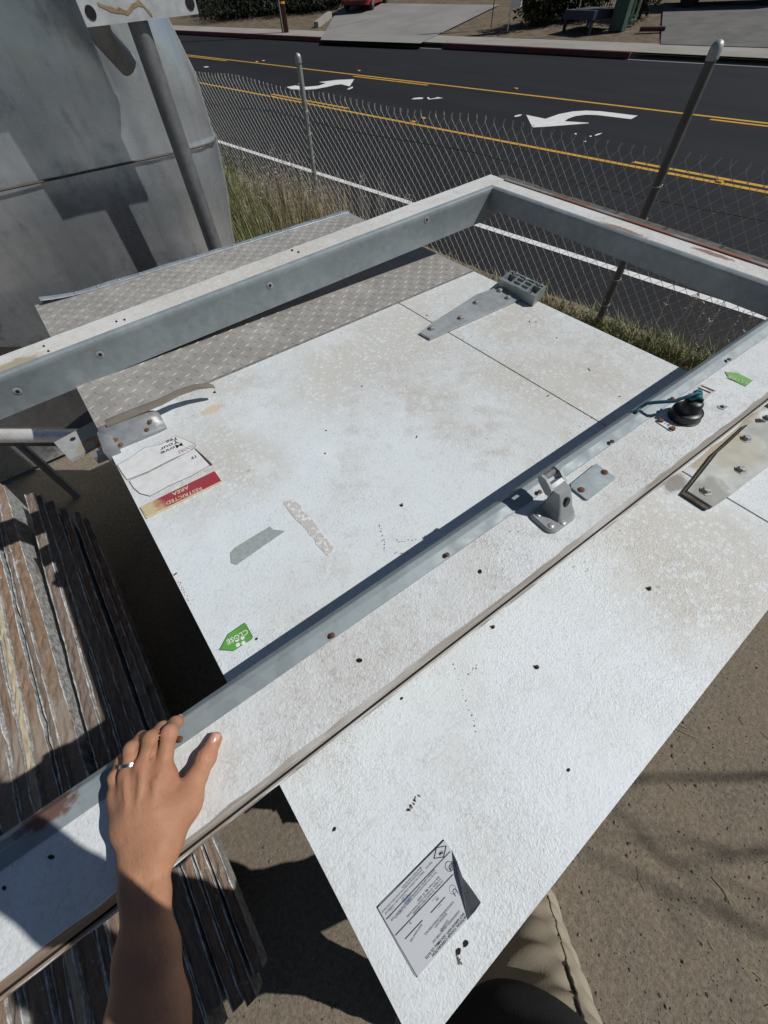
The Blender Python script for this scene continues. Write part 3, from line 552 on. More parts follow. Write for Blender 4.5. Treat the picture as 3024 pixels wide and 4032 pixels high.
# black knob with a blue cord
KO = UFr((2692, 1640), .001); mb = MB(); mb.lathe(KO, [(.030, 0), (.030, .003), (.0285, .004), (.028, .016), (.0265, .0175), (.0255, .0165), (.022, .0175), (.019, .02), (.017, .036), (.013, .040), (.004, .041)], 30, fz)
kn = obj('black_knob', mb, M_black, nr, smooth='auto'); tag(kn, 'black round vent knob tied with blue cord')
mb = MB(); a = np.array(fx*.6+fy*.8); mb.prism([KO+fz*.046+a*.021+fx*.004, KO+fz*.046-a*.0, KO+fz*.046-a*.014+fx*.012, KO+fz*.044+a*.012+fx*.016], tuple(-fz*.02)); obj('wing', mb, M_black, kn)
M_cord = plain('blue_cord', (.012, .11, .17), .6, 0, .5, 300, 500, .6, .001)
cp = [KO+fz*.05+fx*.010+fy*.002, KO+fz*.052+fx*.002+fy*.008, KO+fz*.050-fx*.010+fy*.012, UFr((2655, 1580), .040), UFr((2600, 1583), .034), UFr((2548, 1588), .026), UFr((2520, 1605), .017), UFr((2502, 1625), .012), UFr((2480, 1640), -.01), UFr((2470, 1655), -.06)]
P = []
for i in range(len(cp)-1):
    for t in np.linspace(0, 1, 5)[:-1]: P.append(cp[i]*(1-t)+cp[i+1]*t)
mb = MB(); mb.tube(P, .0034, 8); cd = obj('blue_cord', mb, M_cord, nr, smooth=True)
mb = MB(); mb.tube([KO+fz*.046+fx*(.011*math.cos(a)+.006)+fy*(.007*math.sin(a)+.004)+fz*.006*math.sin(a*2) for a in np.linspace(0, 9.4, 26)], .0036, 7); obj('knot', mb, plain('teal_knot', (.03, .22, .24), .7, 0, .4, 200), cd, smooth=True)
# ------------------------------------------------------------------ ground, road, far side
n = NT('hard_dirt'); f1 = n.noise(3.0, 6, .62); f2 = n.noise(60, 5, .7)
c = n.mix(n.ramp(f1, .35, .68), (.195, .158, .112), (.148, .125, .097)); c = n.mix(n.ramp(f2, .42, .66), c, (.25, .215, .165)); c = n.mix(n.ramp(n.noise(170, 3, .7), .56, .68, 0, .85), c, (.065, .053, .042)); c = n.mix(n.ramp(n.vor(210), .10, .03, 0, .55), c, (.42, .38, .32)); c = n.mix(n.ramp(n.noise(1.1, 4), .55, .7, 0, .4), c, (.125, .11, .098))
M_dirt = n.out(c, .95, 0, n.bump(n.noise(130, 4, .7), .7, .006, n.bump(n.noise(14, 4), .4, .02)), .1)
def slab(name, pts, z, th, m, kind='structure', parent=None):
    mb = MB(); mb.prism([(p[0], p[1], z) for p in pts], th); o = obj(name, mb, m, parent)
    if kind: o['kind'] = kind
    return o
GZ = -.25; K = 2.0/1.75
xe = lambda y: 4.06 - .105*y          # yard edge above the road
xw = lambda y: 5.13 - .106*y; x1 = lambda y: 8.82 - .112*y; x2 = lambda y: 13.2 - .14*y; xc = lambda y: 20.75 - .2*y
ys = np.linspace(-30, 60, 181); rr = random.Random(4)
mb = MB(); mb.prism([(-40, -30, GZ)] + [(xe(y)+rr.uniform(-.04, .04), y, GZ) for y in ys] + [(-40, 60, GZ)], .1); yard = obj('ground', mb, M_dirt); yard['kind'] = 'structure'
n = NT('far_earth'); M_far = n.out(n.mix(n.ramp(n.noise(.6, 6, .65), .4, .65), (.17, .135, .095), (.12, .10, .075)), .95, 0, n.bump(n.noise(8, 5, .6), .5, .05), .1)
slab('terrain', [(-700, -700), (700, -700), (700, 700), (-700, 700)], -.42, .2, M_far)
n = NT('asphalt'); c = n.mix(n.ramp(n.noise(.35, 5, .6), .35, .7), (.0175, .018, .0205), (.023, .023, .0255)); c = n.mix(n.ramp(n.noise(220, 3, .7), .5, .75), c, (.042, .042, .044)); tl = n.noise(1, 4, .6, n.mapv((1.1, .02, 1), rot=(0, 0, -.107))); c = n.mix(n.ramp(tl, .5, .72, 0, .55), c, (.013, .0135, .016))
M_asph = n.out(c, .75, 0, n.bump(n.noise(160, 3, .7), .5, .004), .15)
road = slab('road', [(xe(y)-.3, y) for y in (-45, 120)] + [(xc(y)+.02, y) for y in (120, -45)], -.285, .08, M_asph); ZR = -.281
M_wl = plain('white_road_paint', (.74, .74, .72), .7, 0, .15, 8, 120, .2, .002); M_yl = plain('yellow_road_paint', (.60, .33, .035), .7, 0, .18, 8, 120, .2, .002)
def stripe(name, fx_, y0, y1, wd, m, dz=0):
    mb = MB(); N = 24; ya = np.linspace(y0, y1, N+1)
    mb.add([(fx_(y)+s*wd/2, y, ZR+dz) for y in ya for s in (-1, 1)], [(2*i, 2*i+1, 2*i+3, 2*i+2) for i in range(N)]); return obj(name, mb, m, road)
stripe('white_edge_line', xw, -30, 110, .115, M_wl); stripe('yellow_line', x1, -30, 110, .115, M_yl); stripe('yellow_line', x2, -30, 90, .125, M_yl)
for k in range(-3, 8):
    y0 = 4.33 + 10.8*k - .0; stripe('yellow_dash', lambda y: x1(y)+.235, y0-3.4, y0, .11, M_yl)
    y0 = 4.9 + 10.9*k; stripe('yellow_dash', lambda y: x2(y)-.25, y0-3.2, y0, .115, M_yl)
def paint(name, px, m=M_wl):
    mb = MB(); mb.add([U(p, ZR) for p in px], [tuple(range(len(px)))]); return obj(name, mb, m, road)
q3 = lambda pts: [(2024+.6028*x, .6028*y) for x, y in pts]
q2 = lambda pts: [(1000+.6028*x, .6028*y) for x, y in pts]
a_ = q3([(80, 750), (120, 832), (200, 828), (330, 818), (490, 805), (485, 801), (330, 792), (352, 775), (400, 758), (470, 749), (540, 751), (650, 764), (765, 778), (808, 755), (760, 750), (650, 736), (560, 726), (470, 722), (380, 728), (290, 746), (205, 776)])
paint('turn_arrow', a_)
b_ = q2([(213, 568), (240, 582), (330, 586), (400, 582), (480, 567), (530, 555), (570, 550), (625, 564), (655, 517), (540, 522), (425, 536), (470, 543), (420, 560), (340, 567), (270, 558)])
paint('turn_arrow', b_)
for pts in (q2([(1028, 648), (1045, 640), (1080, 636), (1107, 638), (1100, 646), (1060, 648)]), q2([(1130, 636), (1140, 650), (1175, 646), (1210, 643), (1236, 640), (1200, 634), (1180, 640), (1150, 645), (1140, 634)]), q3([(0, 758), (30, 748), (55, 748), (40, 757), (10, 764)]), q3([(525, 884), (545, 874), (578, 867), (560, 878), (535, 886)]), q3([(396, 870), (410, 870), (408, 878), (396, 877)]), q3([(494, 886), (508, 886), (505, 894), (494, 893)]), q3([(450, 925), (470, 918), (472, 924), (455, 930)]), [(735, 271), (745, 267), (755, 268), (748, 272)], [(800, 263), (815, 261), (825, 263), (810, 266)], [(1365, 352), (1388, 340), (1390, 346), (1375, 352)], q2([(285, 548), (305, 542), (322, 543), (300, 550)])):
    paint('worn_letter', pts)
st_px = [(1075, 383), (1665, 467), (1625, 481), (2830, 717), (1412, 279), (2030, 350), (1010, 244), (1036, 240)]
M_amb = plain('amber_reflector', (.62, .30, .04), .4, 0, .2, 60, bump=0)
for i, p in enumerate(st_px):
    b = U(p, -.281); mb = MB(); mb.bevbox((0, 0, .011), (.05, .05, .011), .016); o = obj('road_reflector', mb, M_amb); o.location = tuple(b[:2]) + (-.282,); o.rotation_euler[2] = .11
    tag(o, 'small amber raised reflector stuck beside a yellow road line', 'road reflector', 'amber reflectors along the yellow lines')
# far kerb, pavement, driveways (the land rises beyond the kerb)
n = NT('concrete'); M_conc = n.out(n.mix(n.ramp(n.noise(.5, 6, .65), .35, .7), (.34, .32, .285), (.26, .245, .22)), .9, 0, n.bump(n.noise(30, 4, .6), .3, .006), .2)
n = NT('driveway_concrete'); c = n.mix(n.ramp(n.noise(.3, 6, .65), .35, .65), (.29, .28, .26), (.215, .208, .198)); c = n.mix(n.ramp(n.noise(1, 5, .6, n.mapv((.08, .8, 1))), .55, .72), c, (.11, .105, .10)); M_drive = n.out(c, .9, 0, n.bump(n.noise(20, 4, .6), .3, .008), .2)
M_kerb = plain('red_kerb_paint', (.16, .028, .026), .7, 0, .55, 2.5, 30, .2, .004, (.085, .03, .028))
n = NT('dry_earth'); M_earth = n.out(n.mix(n.ramp(n.noise(2, 6, .7), .38, .66), (.20, .155, .105), (.105, .088, .068)), .95, 0, n.bump(n.noise(9, 5, .7), .8, .05), .1)
GR = .075
def zt_(x, y): s = (x - xc(y))*.98; return -.12 + GR*max(0, s-2.6)
def UT(p):
    z = -.1
    for _ in range(14): w_ = U(p, z); z = .5*z + .5*min(zt_(w_[0], w_[1]), 1.2)
    return np.array([w_[0], w_[1], zt_(w_[0], w_[1])])
ya = UT((1255, 168))[1]; yb = UT((1640, 178))[1]; yc_ = UT((2590, 212))[1]
def strip(name, y0, y1, s0, s1, m, dz=0, kind='structure', parent=None, sl=0, th=.25):
    """sheet between kerb distances s0..s1 following the rise"""
    N, K = max(2, int(abs(y1-y0)/1.5)), max(2, int((s1-s0)/2)); mb = MB(); vs = []
    for i in range(N+1):
        for k in range(K+1):
            y = y0+(y1-y0)*i/N; s = s0+(s1-s0)*k/K; y_ = y + sl*s; x = xc(y_)+s; vs.append((x, y_, zt_(x, y_)+dz))
    mb.add(vs, [(i*(K+1)+k, (i+1)*(K+1)+k, (i+1)*(K+1)+k+1, i*(K+1)+k+1) for i in range(N) for k in range(K)]); o = obj(name, mb, m, parent)
    if kind: o['kind'] = kind
    return o
strip('far_ground', -45, 140, .1, 150, M_earth, -.035)
strip('pavement', -45, 140, .14, 2.5, M_conc, 0)
def kerb(y0, y1, m):
    mb = MB(); N = 16; prof = [(0, -.25), (0.012, -.125), (.03, -.112), (.15, -.112), (.15, -.3)]; n_ = len(prof); vs = [(xc(y)+a, y, b) for y in np.linspace(y0, y1, N+1) for a, b in prof]
    mb.add(vs, [(i*n_+k, i*n_+k+1, i*n_+n_+k+1, i*n_+n_+k) for i in range(N) for k in range(n_-1)] + [tuple(range(n_)), tuple(N*n_+k for k in range(n_))]); o = obj('kerb', mb, m); o['kind'] = 'structure'
kerb(ya+.4, 49, M_kerb); kerb(yc_+.9, yb-.5, M_kerb)
def apron(y0, y1):
    mb = MB(); mb.add([(xc(y0)-.02, y0, -.279), (xc(y1)-.02, y1, -.279), (xc(y1-.9)+1.1, y1-.9, -.112), (xc(y0+.9)+1.1, y0+.9, -.112), (xc(y0)+.16, y0, -.118), (xc(y1)+.16, y1, -.118)], [(0, 1, 2, 3), (0, 3, 4), (1, 5, 2)]); o = obj('driveway_apron', mb, M_conc); o['kind'] = 'structure'
apron(yb-.6, ya+.5); apron(-12, yc_+1.0)
def patch(name, c4, m, dz=.012, n=14):
    c4 = [np.array(q, float) for q in c4]; mb = MB()
    for i in range(n+1):
        for k in range(n+1):
            u, v = i/n, k/n; w_ = UT((c4[0]*(1-u)+c4[1]*u)*(1-v) + (c4[3]*(1-u)+c4[2]*u)*v); mb.v.append((w_[0], w_[1], w_[2]+dz))
    mb.f = [(i*(n+1)+k, (i+1)*(n+1)+k, (i+1)*(n+1)+k+1, i*(n+1)+k+1) for i in range(n) for k in range(n)]; mb.m = [0]*len(mb.f); o = obj(name, mb, m); o['kind'] = 'structure'; return o
patch('driveway', [(1262, 158), (1655, 172), (1965, 20), (1345, 12)], M_drive)
patch('driveway', [(2600, 176), (3500, 205), (3500, 18), (2612, 12)], plain('old_asphalt', (.15, .145, .135), .9, 0, .3, 1.2, 40, .3, .01), .014)
# ------------------------------------------------------------------ things across the road
M_pole = plain('brown_pole', (.085, .042, .028), .85, 0, .45, 6, 30, .5, .01)
pb = UT((1124, 128)); t_ = thing('utility_pole', 'brown wooden utility pole with two yellow bands at the far kerb', 'utility pole', pb)
mb = MB(); mb.tube([pb-[0, 0, .2], pb+[0, 0, 7.5]], [.19, .14], 14); obj('pole', mb, M_pole, t_, smooth=True)
for h in (.95, 1.28): mb = MB(); mb.lathe(pb+[0, 0, h], [(.196, 0), (.196, .07)], 14); obj('yellow_band', mb, M_yl, t_)
mb = MB(); mb.tube([pb+[-.18, -.1, -.1], pb+[-.18, -.1, 2.6]], .025, 6); obj('conduit', mb, M_gal2, t_)
# red car
M_red_car = plain('red_car_paint', (.42, .008, .012), .22, .15, .1, 5, bump=0); M_glass = plain('dark_glass', (.02, .022, .025), .08, 0, .1, 5, bump=0); M_tyre = plain('tyre', (.02, .02, .02), .85, 0, .3, 40); M_rim = plain('alloy_rim', (.62, .62, .62), .3, .7, .2, 40)
cb = UT((1420, 42)); wb = UT((1463, 41)); yaw = math.atan2(UT((1530, 2))[1]-wb[1], UT((1530, 2))[0]-wb[0]); dirc = np.array([math.cos(yaw), math.sin(yaw), 0]); lat_ = np.array([-dirc[1], dirc[0], 0])
org = wb + lat_*.82 - dirc*.75; org[2] = wb[2] - .02
car = thing('parked_car', 'glossy red car parked nose up the concrete driveway across the road', 'car', org)
def CWd(x, y, z): return org + dirc*x + lat_*y + [0, 0, z + GR*.6*x]
mb = MB(); rings = []
for x, wd, z0, z1 in ((-.05, .72, .42, .66), (0, .84, .33, .86), (.12, .90, .25, .98), (.55, .93, .2, 1.02), (1.4, .93, .18, 1.0), (2.6, .93, .18, .98), (3.6, .92, .18, .93), (4.2, .86, .2, .80), (4.45, .70, .3, .62)):
    rings.append([CWd(x, y*wd, z0+(z1-z0)*h) for y, h in ((-.86, 0), (-1, .3), (-.985, .62), (-.9, .93), (-.7, 1), (.7, 1), (.9, .93), (.985, .62), (1, .3), (.86, 0))])
nn = 10; mb.add([p for r in rings for p in r], [(i*nn+k, i*nn+(k+1) % nn, i*nn+nn+(k+1) % nn, i*nn+nn+k) for i in range(len(rings)-1) for k in range(nn)] + [tuple(range(nn-1, -1, -1)), tuple((len(rings)-1)*nn+k for k in range(nn))]); obj('body', mb, M_red_car, car, smooth='auto')
mb = MB(); rings = [[CWd(x, y*wd, z) for y, z in ((-1, .95), (-.8, zt2), (.8, zt2), (1, .95))] for x, wd, zt2 in ((.35, .82, 1.0), (.95, .78, 1.38), (2.2, .78, 1.42), (3.1, .82, 1.0))]
mb.add([p for r in rings for p in r], [(i*4+k, i*4+(k+1) % 4, i*4+4+(k+1) % 4, i*4+4+k) for i in range(3) for k in range(4)] + [(3, 2, 1, 0), (12, 13, 14, 15)]); obj('cabin_glass', mb, M_glass, car)
mb = MB(); mb.add([CWd(.95, -.62, 1.40), CWd(.95, .62, 1.40), CWd(2.2, .62, 1.44), CWd(2.2, -.62, 1.44)], [(0, 1, 2, 3)]); obj('roof', mb, M_red_car, car)
for s in (-1, 1):
    for x in (.85, 3.5):
        mb = MB(); c = CWd(x, s*.80, .31); mb.lathe(c, [(.19, -.10), (.30, -.10), (.32, -.07), (.32, .07), (.30, .10), (.19, .10)], 22, lat_*s); wo = obj('wheel', mb, M_tyre, car, smooth='auto')
        mb = MB(); mb.lathe(c+lat_*s*.085, [(.2, 0), (.19, .015), (.18, .004), (.05, .0), (.05, .02)], 20, lat_*s)
        for k in range(5): a = k*1.2566; e_ = dirc*math.cos(a)+np.array([0, 0, 1])*math.sin(a); mb.tube([c+lat_*s*.10+e_*.03, c+lat_*s*.10+e_*.19], .025, 5)
        obj('rim', mb, M_rim, wo)
    mb = MB(); mb.box(CWd(.005, s*.62, .72), (.035, .17, .06), np.array([dirc, lat_, [0, 0, 1]]).T); obj('tail_light', mb, plain('tail_lens', (.25, .01, .01), .15, 0, .1, bump=0), car)
mb = MB(); mb.box(CWd(-.055, .1, .53), (.012, .16, .075), np.array([dirc, lat_, [0, 0, 1]]).T); obj('number_plate', mb, M_white, car)
mb = MB(); mb.box(CWd(.02, 0, .36), (.06, .74, .07), np.array([dirc, lat_, [0, 0, 1]]).T); obj('bumper_lower', mb, M_black, car)
# low kerb wall beside the driveway
p0, p1 = UT((1246, 108)), UT((1300, 66)); mb = MB(); dd = _n(p1-p0); mb.box((p0+p1)/2+[0, 0, .06], (np.linalg.norm(p1-p0)/2, .12, .14), np.array([dd, np.cross([0, 0, 1], dd), [0, 0, 1]]).T); o = obj('kerb_wall', mb, M_conc); tag(o, 'short pale concrete kerb wall beside the driveway mouth', 'low wall')
# feather banner and narrow white sign
fb = UT((1933, 110)); t_ = thing('feather_banner', 'dark purple banner on a thin pole by the far pavement', 'banner', fb)
mb = MB(); mb.tube([fb, fb+[0, 0, 3.4]], .02, 6); obj('pole', mb, M_black, t_)
mb = MB(); mb.prism([fb+[-.02, .03, .95], fb+[-.3, .45, 1.9], fb+[-.3, .45, 3.2], fb+[-.02, .03, 3.35]], (.012, .012, 0)); obj('flag', mb, plain('purple_cloth', (.035, .025, .10), .8, 0, .3, 8, 60), t_)
sb = UT((1998, 124)); t_ = thing('real_estate_sign', 'tall narrow white sign board on a thin post past the driveway', 'sign', sb)
mb = MB(); mb.tube([sb, sb+[0, 0, 2.2]], .03, 8); obj('post', mb, M_white, t_)
mb = MB(); mb.box(sb+[.12, -.17, 1.35], (.13, .21, .70), Matrix.Rotation(.2, 3, 'Z')); obj('board', mb, M_white, t_)
# blue low trailer-like planter table with poles
M_navy = plain('navy_paint', (.018, .024, .055), .6, 0, .3, 10); a, b = UT((2205, 128)), UT((2318, 140)); ex2 = _n((b-a)*[1, 1, 0]); ey2 = np.array([-ex2[1], ex2[0], 0]); W2 = np.linalg.norm((b-a)[:2]); D2 = 1.7
if ey2[0] < 0: ey2 = -ey2
t_ = thing('bus_bench', 'low navy platform bench with thin uprights beside the green cabinet', 'bench', (a+b)/2); B2 = np.array([ex2, ey2, [0, 0, 1]]).T; o2 = a*1.0; o2[2] = (a[2]+b[2])/2
mb = MB(); mb.box(o2+ex2*W2/2+ey2*D2/2+[0, 0, .47], (W2/2, D2/2, .11), B2); obj('seat', mb, M_navy, t_)
mb = MB(); mb.box(o2+ex2*W2/2+ey2*D2/2+[0, 0, .588], (W2/2-.02, D2/2-.02, .006), B2); mb.box(o2+ex2*W2/2+ey2*D2/2+[0, 0, .60], (W2/2-.25, D2/2-.3, .008), B2); obj('slats', mb, plain('worn_blue_top', (.09, .11, .115), .7, 0, .4, 5), t_)
for fx2, fy2 in ((.06, .06), (.94, .06), (.06, .94), (.94, .94)):
    mb = MB(); mb.box(o2+ex2*W2*fx2+ey2*D2*fy2+[0, 0, .18], (.05, .05, .2), B2); obj('leg', mb, M_navy, t_)
for fx2, fy2 in ((.42, .05), (.98, .5), (.98, .95)): mb = MB(); mb.tube([o2+ex2*W2*fx2+ey2*D2*fy2+[0, 0, .58], o2+ex2*W2*fx2+ey2*D2*fy2+[0, 0, 2.6]], .025, 6); obj('upright', mb, M_gal2, t_)
# green cabinet with pale pipe
a, b = UT((2388, 122)), UT((2452, 124)); ex2 = _n((b-a)*[1, 1, 0]); ey2 = np.array([-ex2[1], ex2[0], 0]); ey2 = ey2 if ey2[0] > 0 else -ey2; W2 = np.linalg.norm((b-a)[:2]); o2 = (a+b)/2
t_ = thing('utility_cabinet', 'green metal utility cabinet standing on the far dirt verge', 'cabinet', o2); B2 = np.array([ex2, ey2, [0, 0, 1]]).T; M_gcab = plain('cabinet_green', (.045, .085, .065), .55, 0, .3, 4)
mb = MB(); mb.bevbox(o2+ey2*.2+[0, 0, .85], (W2/2*.82, .2, .85), .04, B2); obj('body', mb, M_gcab, t_); mb = MB(); mb.box(o2-ey2*.006+[0, 0, .85], (W2/2*.82-.06, .008, .72), B2); dr = obj('door', mb, M_gcab, t_); mb = MB(); mb.box(o2-ey2*.02+ex2*W2*.3+[0, 0, .9], (.02, .015, .09), B2); obj('handle', mb, M_gal2, dr)
pp = UT((2476, 100)); t_ = thing('standpipe', 'pale green paired pipe riser beside the green cabinet', 'pipe', pp); M_pg = plain('pale_green_pipe', (.36, .47, .38), .5, .1, .2, 10)
mb = MB(); mb.tube([pp, pp+[0, 0, 2]], .05, 8); mb.tube([pp+[.1, -.14, .0], pp+[.1, -.14, 2]], .05, 8); obj('riser', mb, M_pg, t_, smooth=True)
for h in (.12, .75, 1.3): mb = MB(); mb.box(pp+[.05, -.07, h], (.12, .14, .035), Matrix.Rotation(-.9, 3, 'Z')); obj('bracket', mb, M_pg, t_)
mb = MB(); mb.lathe(pp, [(.13, 0), (.13, .05), (.06, .06)], 10); obj('flange', mb, M_pg, t_)
pp = UT((2565, 125)); t_ = thing('parking_block', 'short dull red parking block lying on the tan verge', 'parking block', pp); mb = MB(); mb.bevbox(pp+[0, 0, .07], (.45, .1, .06), .03, Matrix.Rotation(-1.05, 3, 'Z')); t2 = obj('block', mb, plain('dull_red', (.085, .022, .022), .8, 0, .3, 8), t_)
# dark blue parked van at the top right edge
vb = UT((2860, 28)); vb[2] += -.02; t_ = thing('parked_van', 'dark navy van standing at the back of the right driveway', 'van', vb); dv = _n(UT((3010, 20))-UT((2730, 28))); dv[2] = 0; dv = _n(dv); nv = np.array([-dv[1], dv[0], 0]); nv = nv if nv[0] > 0 else -nv; BV = np.array([dv, nv, [0, 0, 1]]).T; M_nv = plain('navy_car_paint', (.012, .014, .035), .3, .1, .1, 4, bump=0)
mb = MB(); mb.bevbox(vb+nv*.9+[0, 0, 1.05], (2.4, .9, .75), .12, BV); obj('body', mb, M_nv, t_); mb = MB(); mb.box(vb+nv*.9+[0, 0, 1.42], (2.0, .905, .2), BV); obj('window', mb, M_glass, t_)
for s in (-1.55, 1.5):
    for q in (.1, 1.7): mb = MB(); mb.lathe(vb+dv*s+nv*q+[0, 0, .34], [(.18, -.1), (.34, -.1), (.34, .1), (.18, .1)], 18, nv); obj('wheel', mb, M_tyre, t_)
# leafy plants
def leaves(mb, c, r, n, size, seed, flat=1., hang=0., clump=10):
    g_ = np.random.default_rng(seed); c = np.array(c, float); r = np.array(r, float)
    cc = g_.normal(size=(clump, 3)); cc /= np.linalg.norm(cc, axis=1)[:, None]; cc *= g_.uniform(.25, .85, (clump, 1))
    for i in range(n):
        k = g_.integers(clump); p = cc[k] + g_.normal(size=3)*.23; p = c + p*r
        a = g_.normal(size=3); a[2] = a[2]*flat - hang; a /= np.linalg.norm(a); b = np.cross(a, g_.normal(size=3)); b /= np.linalg.norm(b)+1e-6; s = size*g_.uniform(.6, 1.3)
        mb.add([p-b*s*.28, p+a*s*.5-b*s*.05, p+a*s, p+b*s*.28], [(0, 1, 2, 3)])
def leafmat(name, c1, c2, sc=1.5):
    n = NT(name); m = n.out(n.mix(n.ramp(n.noise(sc, 4, .6), .35, .65), c1, c2), .65, 0, None, .3); return m
M_leaf = leafmat('dark_leaves', (.018, .027, .011), (.009, .013, .006)); M_leaf2 = leafmat('olive_leaves', (.085, .105, .035), (.04, .05, .025), 2.5); M_bark = plain('bark', (.10, .075, .055), .9, 0, .4, 8, 25, .6, .02)
for i, (px, h, r) in enumerate((((860, 56), 3.0, 2.4), ((960, 66), 2.6, 2.0), ((1047, 60), 2.6, 1.9), ((1180, 44), 2.6, 2.0), ((740, 40), 3.4, 2.6))):
    b = UT(px); b = b + [1.0, 0, 0]; b[2] = zt_(b[0], b[1]); lab = ('bushy dark tree right of the plate topped pole', 'low dark tree behind the barred tree shadows on the pavement', 'dark tree with a pale bare trunk left of the utility pole', 'dense dark tree behind the utility pole', 'dark tree partly behind the galvanised plate')[i]
    t_ = thing('tree', lab, 'tree', b, 'trees across the road'); mb = MB()
    mb.tube([b-[0, 0, .1], b+[.1, 0, h*.4], b+[-.1, .1, h*.8]], [.13, .11, .06], 8)
    for k in range(5): a = k*1.3+i; mb.tube([b+[.08, 0, h*.35], b+[math.cos(a)*r*.35, math.sin(a)*r*.35, h*.6], b+[math.cos(a)*r*.7, math.sin(a)*r*.7, h*.85]], [.06, .045, .02], 6)
    obj('trunk', mb, M_bark, t_, smooth=True)
    mb = MB(); leaves(mb, b+[1.2, .5, h*.5], (r, r, h*.52), 6500, .26, 40+i, clump=30); obj('crown', mb, M_leaf, t_)
for i, (px, r, h, m, lab, nl) in enumerate((((2085, 100), 1.1, 1.5, M_leaf2, 'olive green spiky bush just right of the narrow white sign', 2600), ((2165, 86), .9, 1.3, M_leaf, 'dark round bush between the spiky bush and the navy bench', 2200), ((2270, 66), 1.6, 1.6, M_leaf, 'black green hedge bush behind the navy bench', 3000), ((2520, 66), 1.0, 1.5, M_leaf, 'dark bush on the tan verge right of the pale pipes', 2200))):
    b = UT(px); t_ = thing('bush', lab, 'bush', b, 'bushes across the road'); mb = MB(); leaves(mb, b+[0, 0, h*.5], (r, r, h*.6), nl, .2, 60+i, hang=-.3, clump=14); obj('foliage', mb, m, t_)
    mb = MB(); [mb.tube([b-[0, 0, .05], b+[random.uniform(-.5, .5)*r, random.uniform(-.5, .5)*r, h*.6]], [.03, .012], 5) for _ in range(5)]; obj('stem', mb, M_bark, t_)
for i, (px, r, h, lab) in enumerate((((830, 80), 1.9, 1.1, 'black green shrub beside the galvanised plate corner'), ((930, 74), 1.8, 1.0, 'black green shrub left of the pale trunk'), ((1085, 60), 1.7, 1.0, 'black green shrub just left of the utility pole'), ((1190, 52), 1.7, 1.0, 'black green shrub between the utility pole and the red car'), ((1265, 34), 1.4, .9, 'black green shrub nearest the red car'))):
    b = UT(px) + np.array([.9, .2, 0]); b[2] = zt_(b[0], b[1]); t_ = thing('shrub', lab, 'shrub', b, 'dark shrubs under the far trees'); mb = MB(); leaves(mb, b+[0, 0, h*.42], (r*1.2, r*1.5, h*.55), 2600, .2, 90+i, clump=22); obj('foliage', mb, M_leaf, t_)
    mb = MB(); [mb.tube([b-[0, 0, .05], b+[random.uniform(-.5, .5)*r, random.uniform(-.5, .5)*r, h*.6]], [.03, .012], 5) for _ in range(4)]; obj('stem', mb, M_bark, t_)
# ------------------------------------------------------------------ chain link fence
xf = lambda y: (3.345 - .108*y/K)*K
fence = thing('chain_link_fence', 'sagging chain link fence with open twisted top between yard and road', 'fence', (xf(3), 3, GZ)); M_wire = plain('wire_zinc', (.62, .61, .56), .5, .1, .25, 40, bump=0)
mb = MB(); dirf = _n(np.array([-.108, 1, 0])); nrm = np.array([dirf[1], -dirf[0], 0]); o0 = np.array([xf(-3.4), -3.4, GZ]); Lf = 14; p_ = .0465; N = int(Lf/p_); HT = 1.17; nz = 26; dzp = HT/nz
vs = []; fs = []
def wireseg(P, r=.0028):
    b = len(mb.v); n_ = len(P)
    for p in P:
        for a in (0, 2.094, 4.189): mb.v.append(tuple(p + nrm*math.cos(a)*r + dirf*math.sin(a)*r))
    for i in range(n_-1):
        for k in range(3): mb.f.append((b+i*3+k, b+i*3+(k+1) % 3, b+i*3+3+(k+1) % 3, b+i*3+3+k)); mb.m.append(0)
for i in range(N):
    P = []; x0 = i*p_; sag = .015*math.sin(x0*1.3)+.012*math.sin(x0*3.1)
    for k in range(nz+1):
        z = .015 + k*dzp + sag*k/nz; s = (k+i) % 2; bul = .03*math.sin(x0*.9+1)*math.sin(k/nz*3.14)
        P.append(o0 + dirf*(x0 + s*p_) + nrm*((.003 if s else -.003)+bul) + [0, 0, z])
    top = P[-1]; P.append(top + dirf*random.uniform(-.012, .012) + [0, 0, .022]); P.append(P[-1] + dirf*random.choice((-1, 1))*.007 + nrm*.004 + [0, 0, .02])
    wireseg(P)
obj('mesh', mb, M_wire, fence)
mb = MB(); mb.tube([o0 + dirf*x + nrm*.008 + [0, 0, 1.0+.01*math.sin(x*2)-.03*abs(math.sin(x*.95))] for x in np.linspace(0, Lf, 60)], .003, 5); obj('tension_wire', mb, plain('dark_wire', (.05, .045, .04), .7, .3, .3, 30), fence)
M_post = galv('post_zinc', (.34, .345, .34), .5, .45); M_postd = galv('post_zinc_shaded', (.11, .108, .105), .5, .3)  # second zinc is a darker copy: the post's shade side put into its colour
for (bx_, by_, ht) in ((3.183*K, 1.40*K, 1.686), (2.79*K, 5.03*K, 1.475), (3.62*K, -2.3*K, 1.55), (2.42*K, 8.6*K, 1.5)):
    mb = MB(); b = np.array([bx_, by_, GZ]); mb.lathe(b-[0, 0, .05], [(.0295, 0), (.0295, ht)], 16); mb.v = mb.v; po = obj('post', mb, (M_post if by_ > 3 else M_postd), fence, smooth='auto')
    mb = MB(); mb.lathe(b+[0, 0, ht-.06], [(.033, 0), (.034, .012), (.034, .045), (.031, .062), (.022, .075), (.008, .081)], 16); obj('cap', mb, M_steel, po, smooth=True)
    for h in (.22, .43, .64, .85, 1.05): mb = MB(); mb.tube([b+np.array([math.cos(a)*.0325, math.sin(a)*.0325, h+.008*math.cos(a)]) for a in np.linspace(0, 6.28, 14)], .0025, 5); obj('tie_wire', mb, M_wire, po)
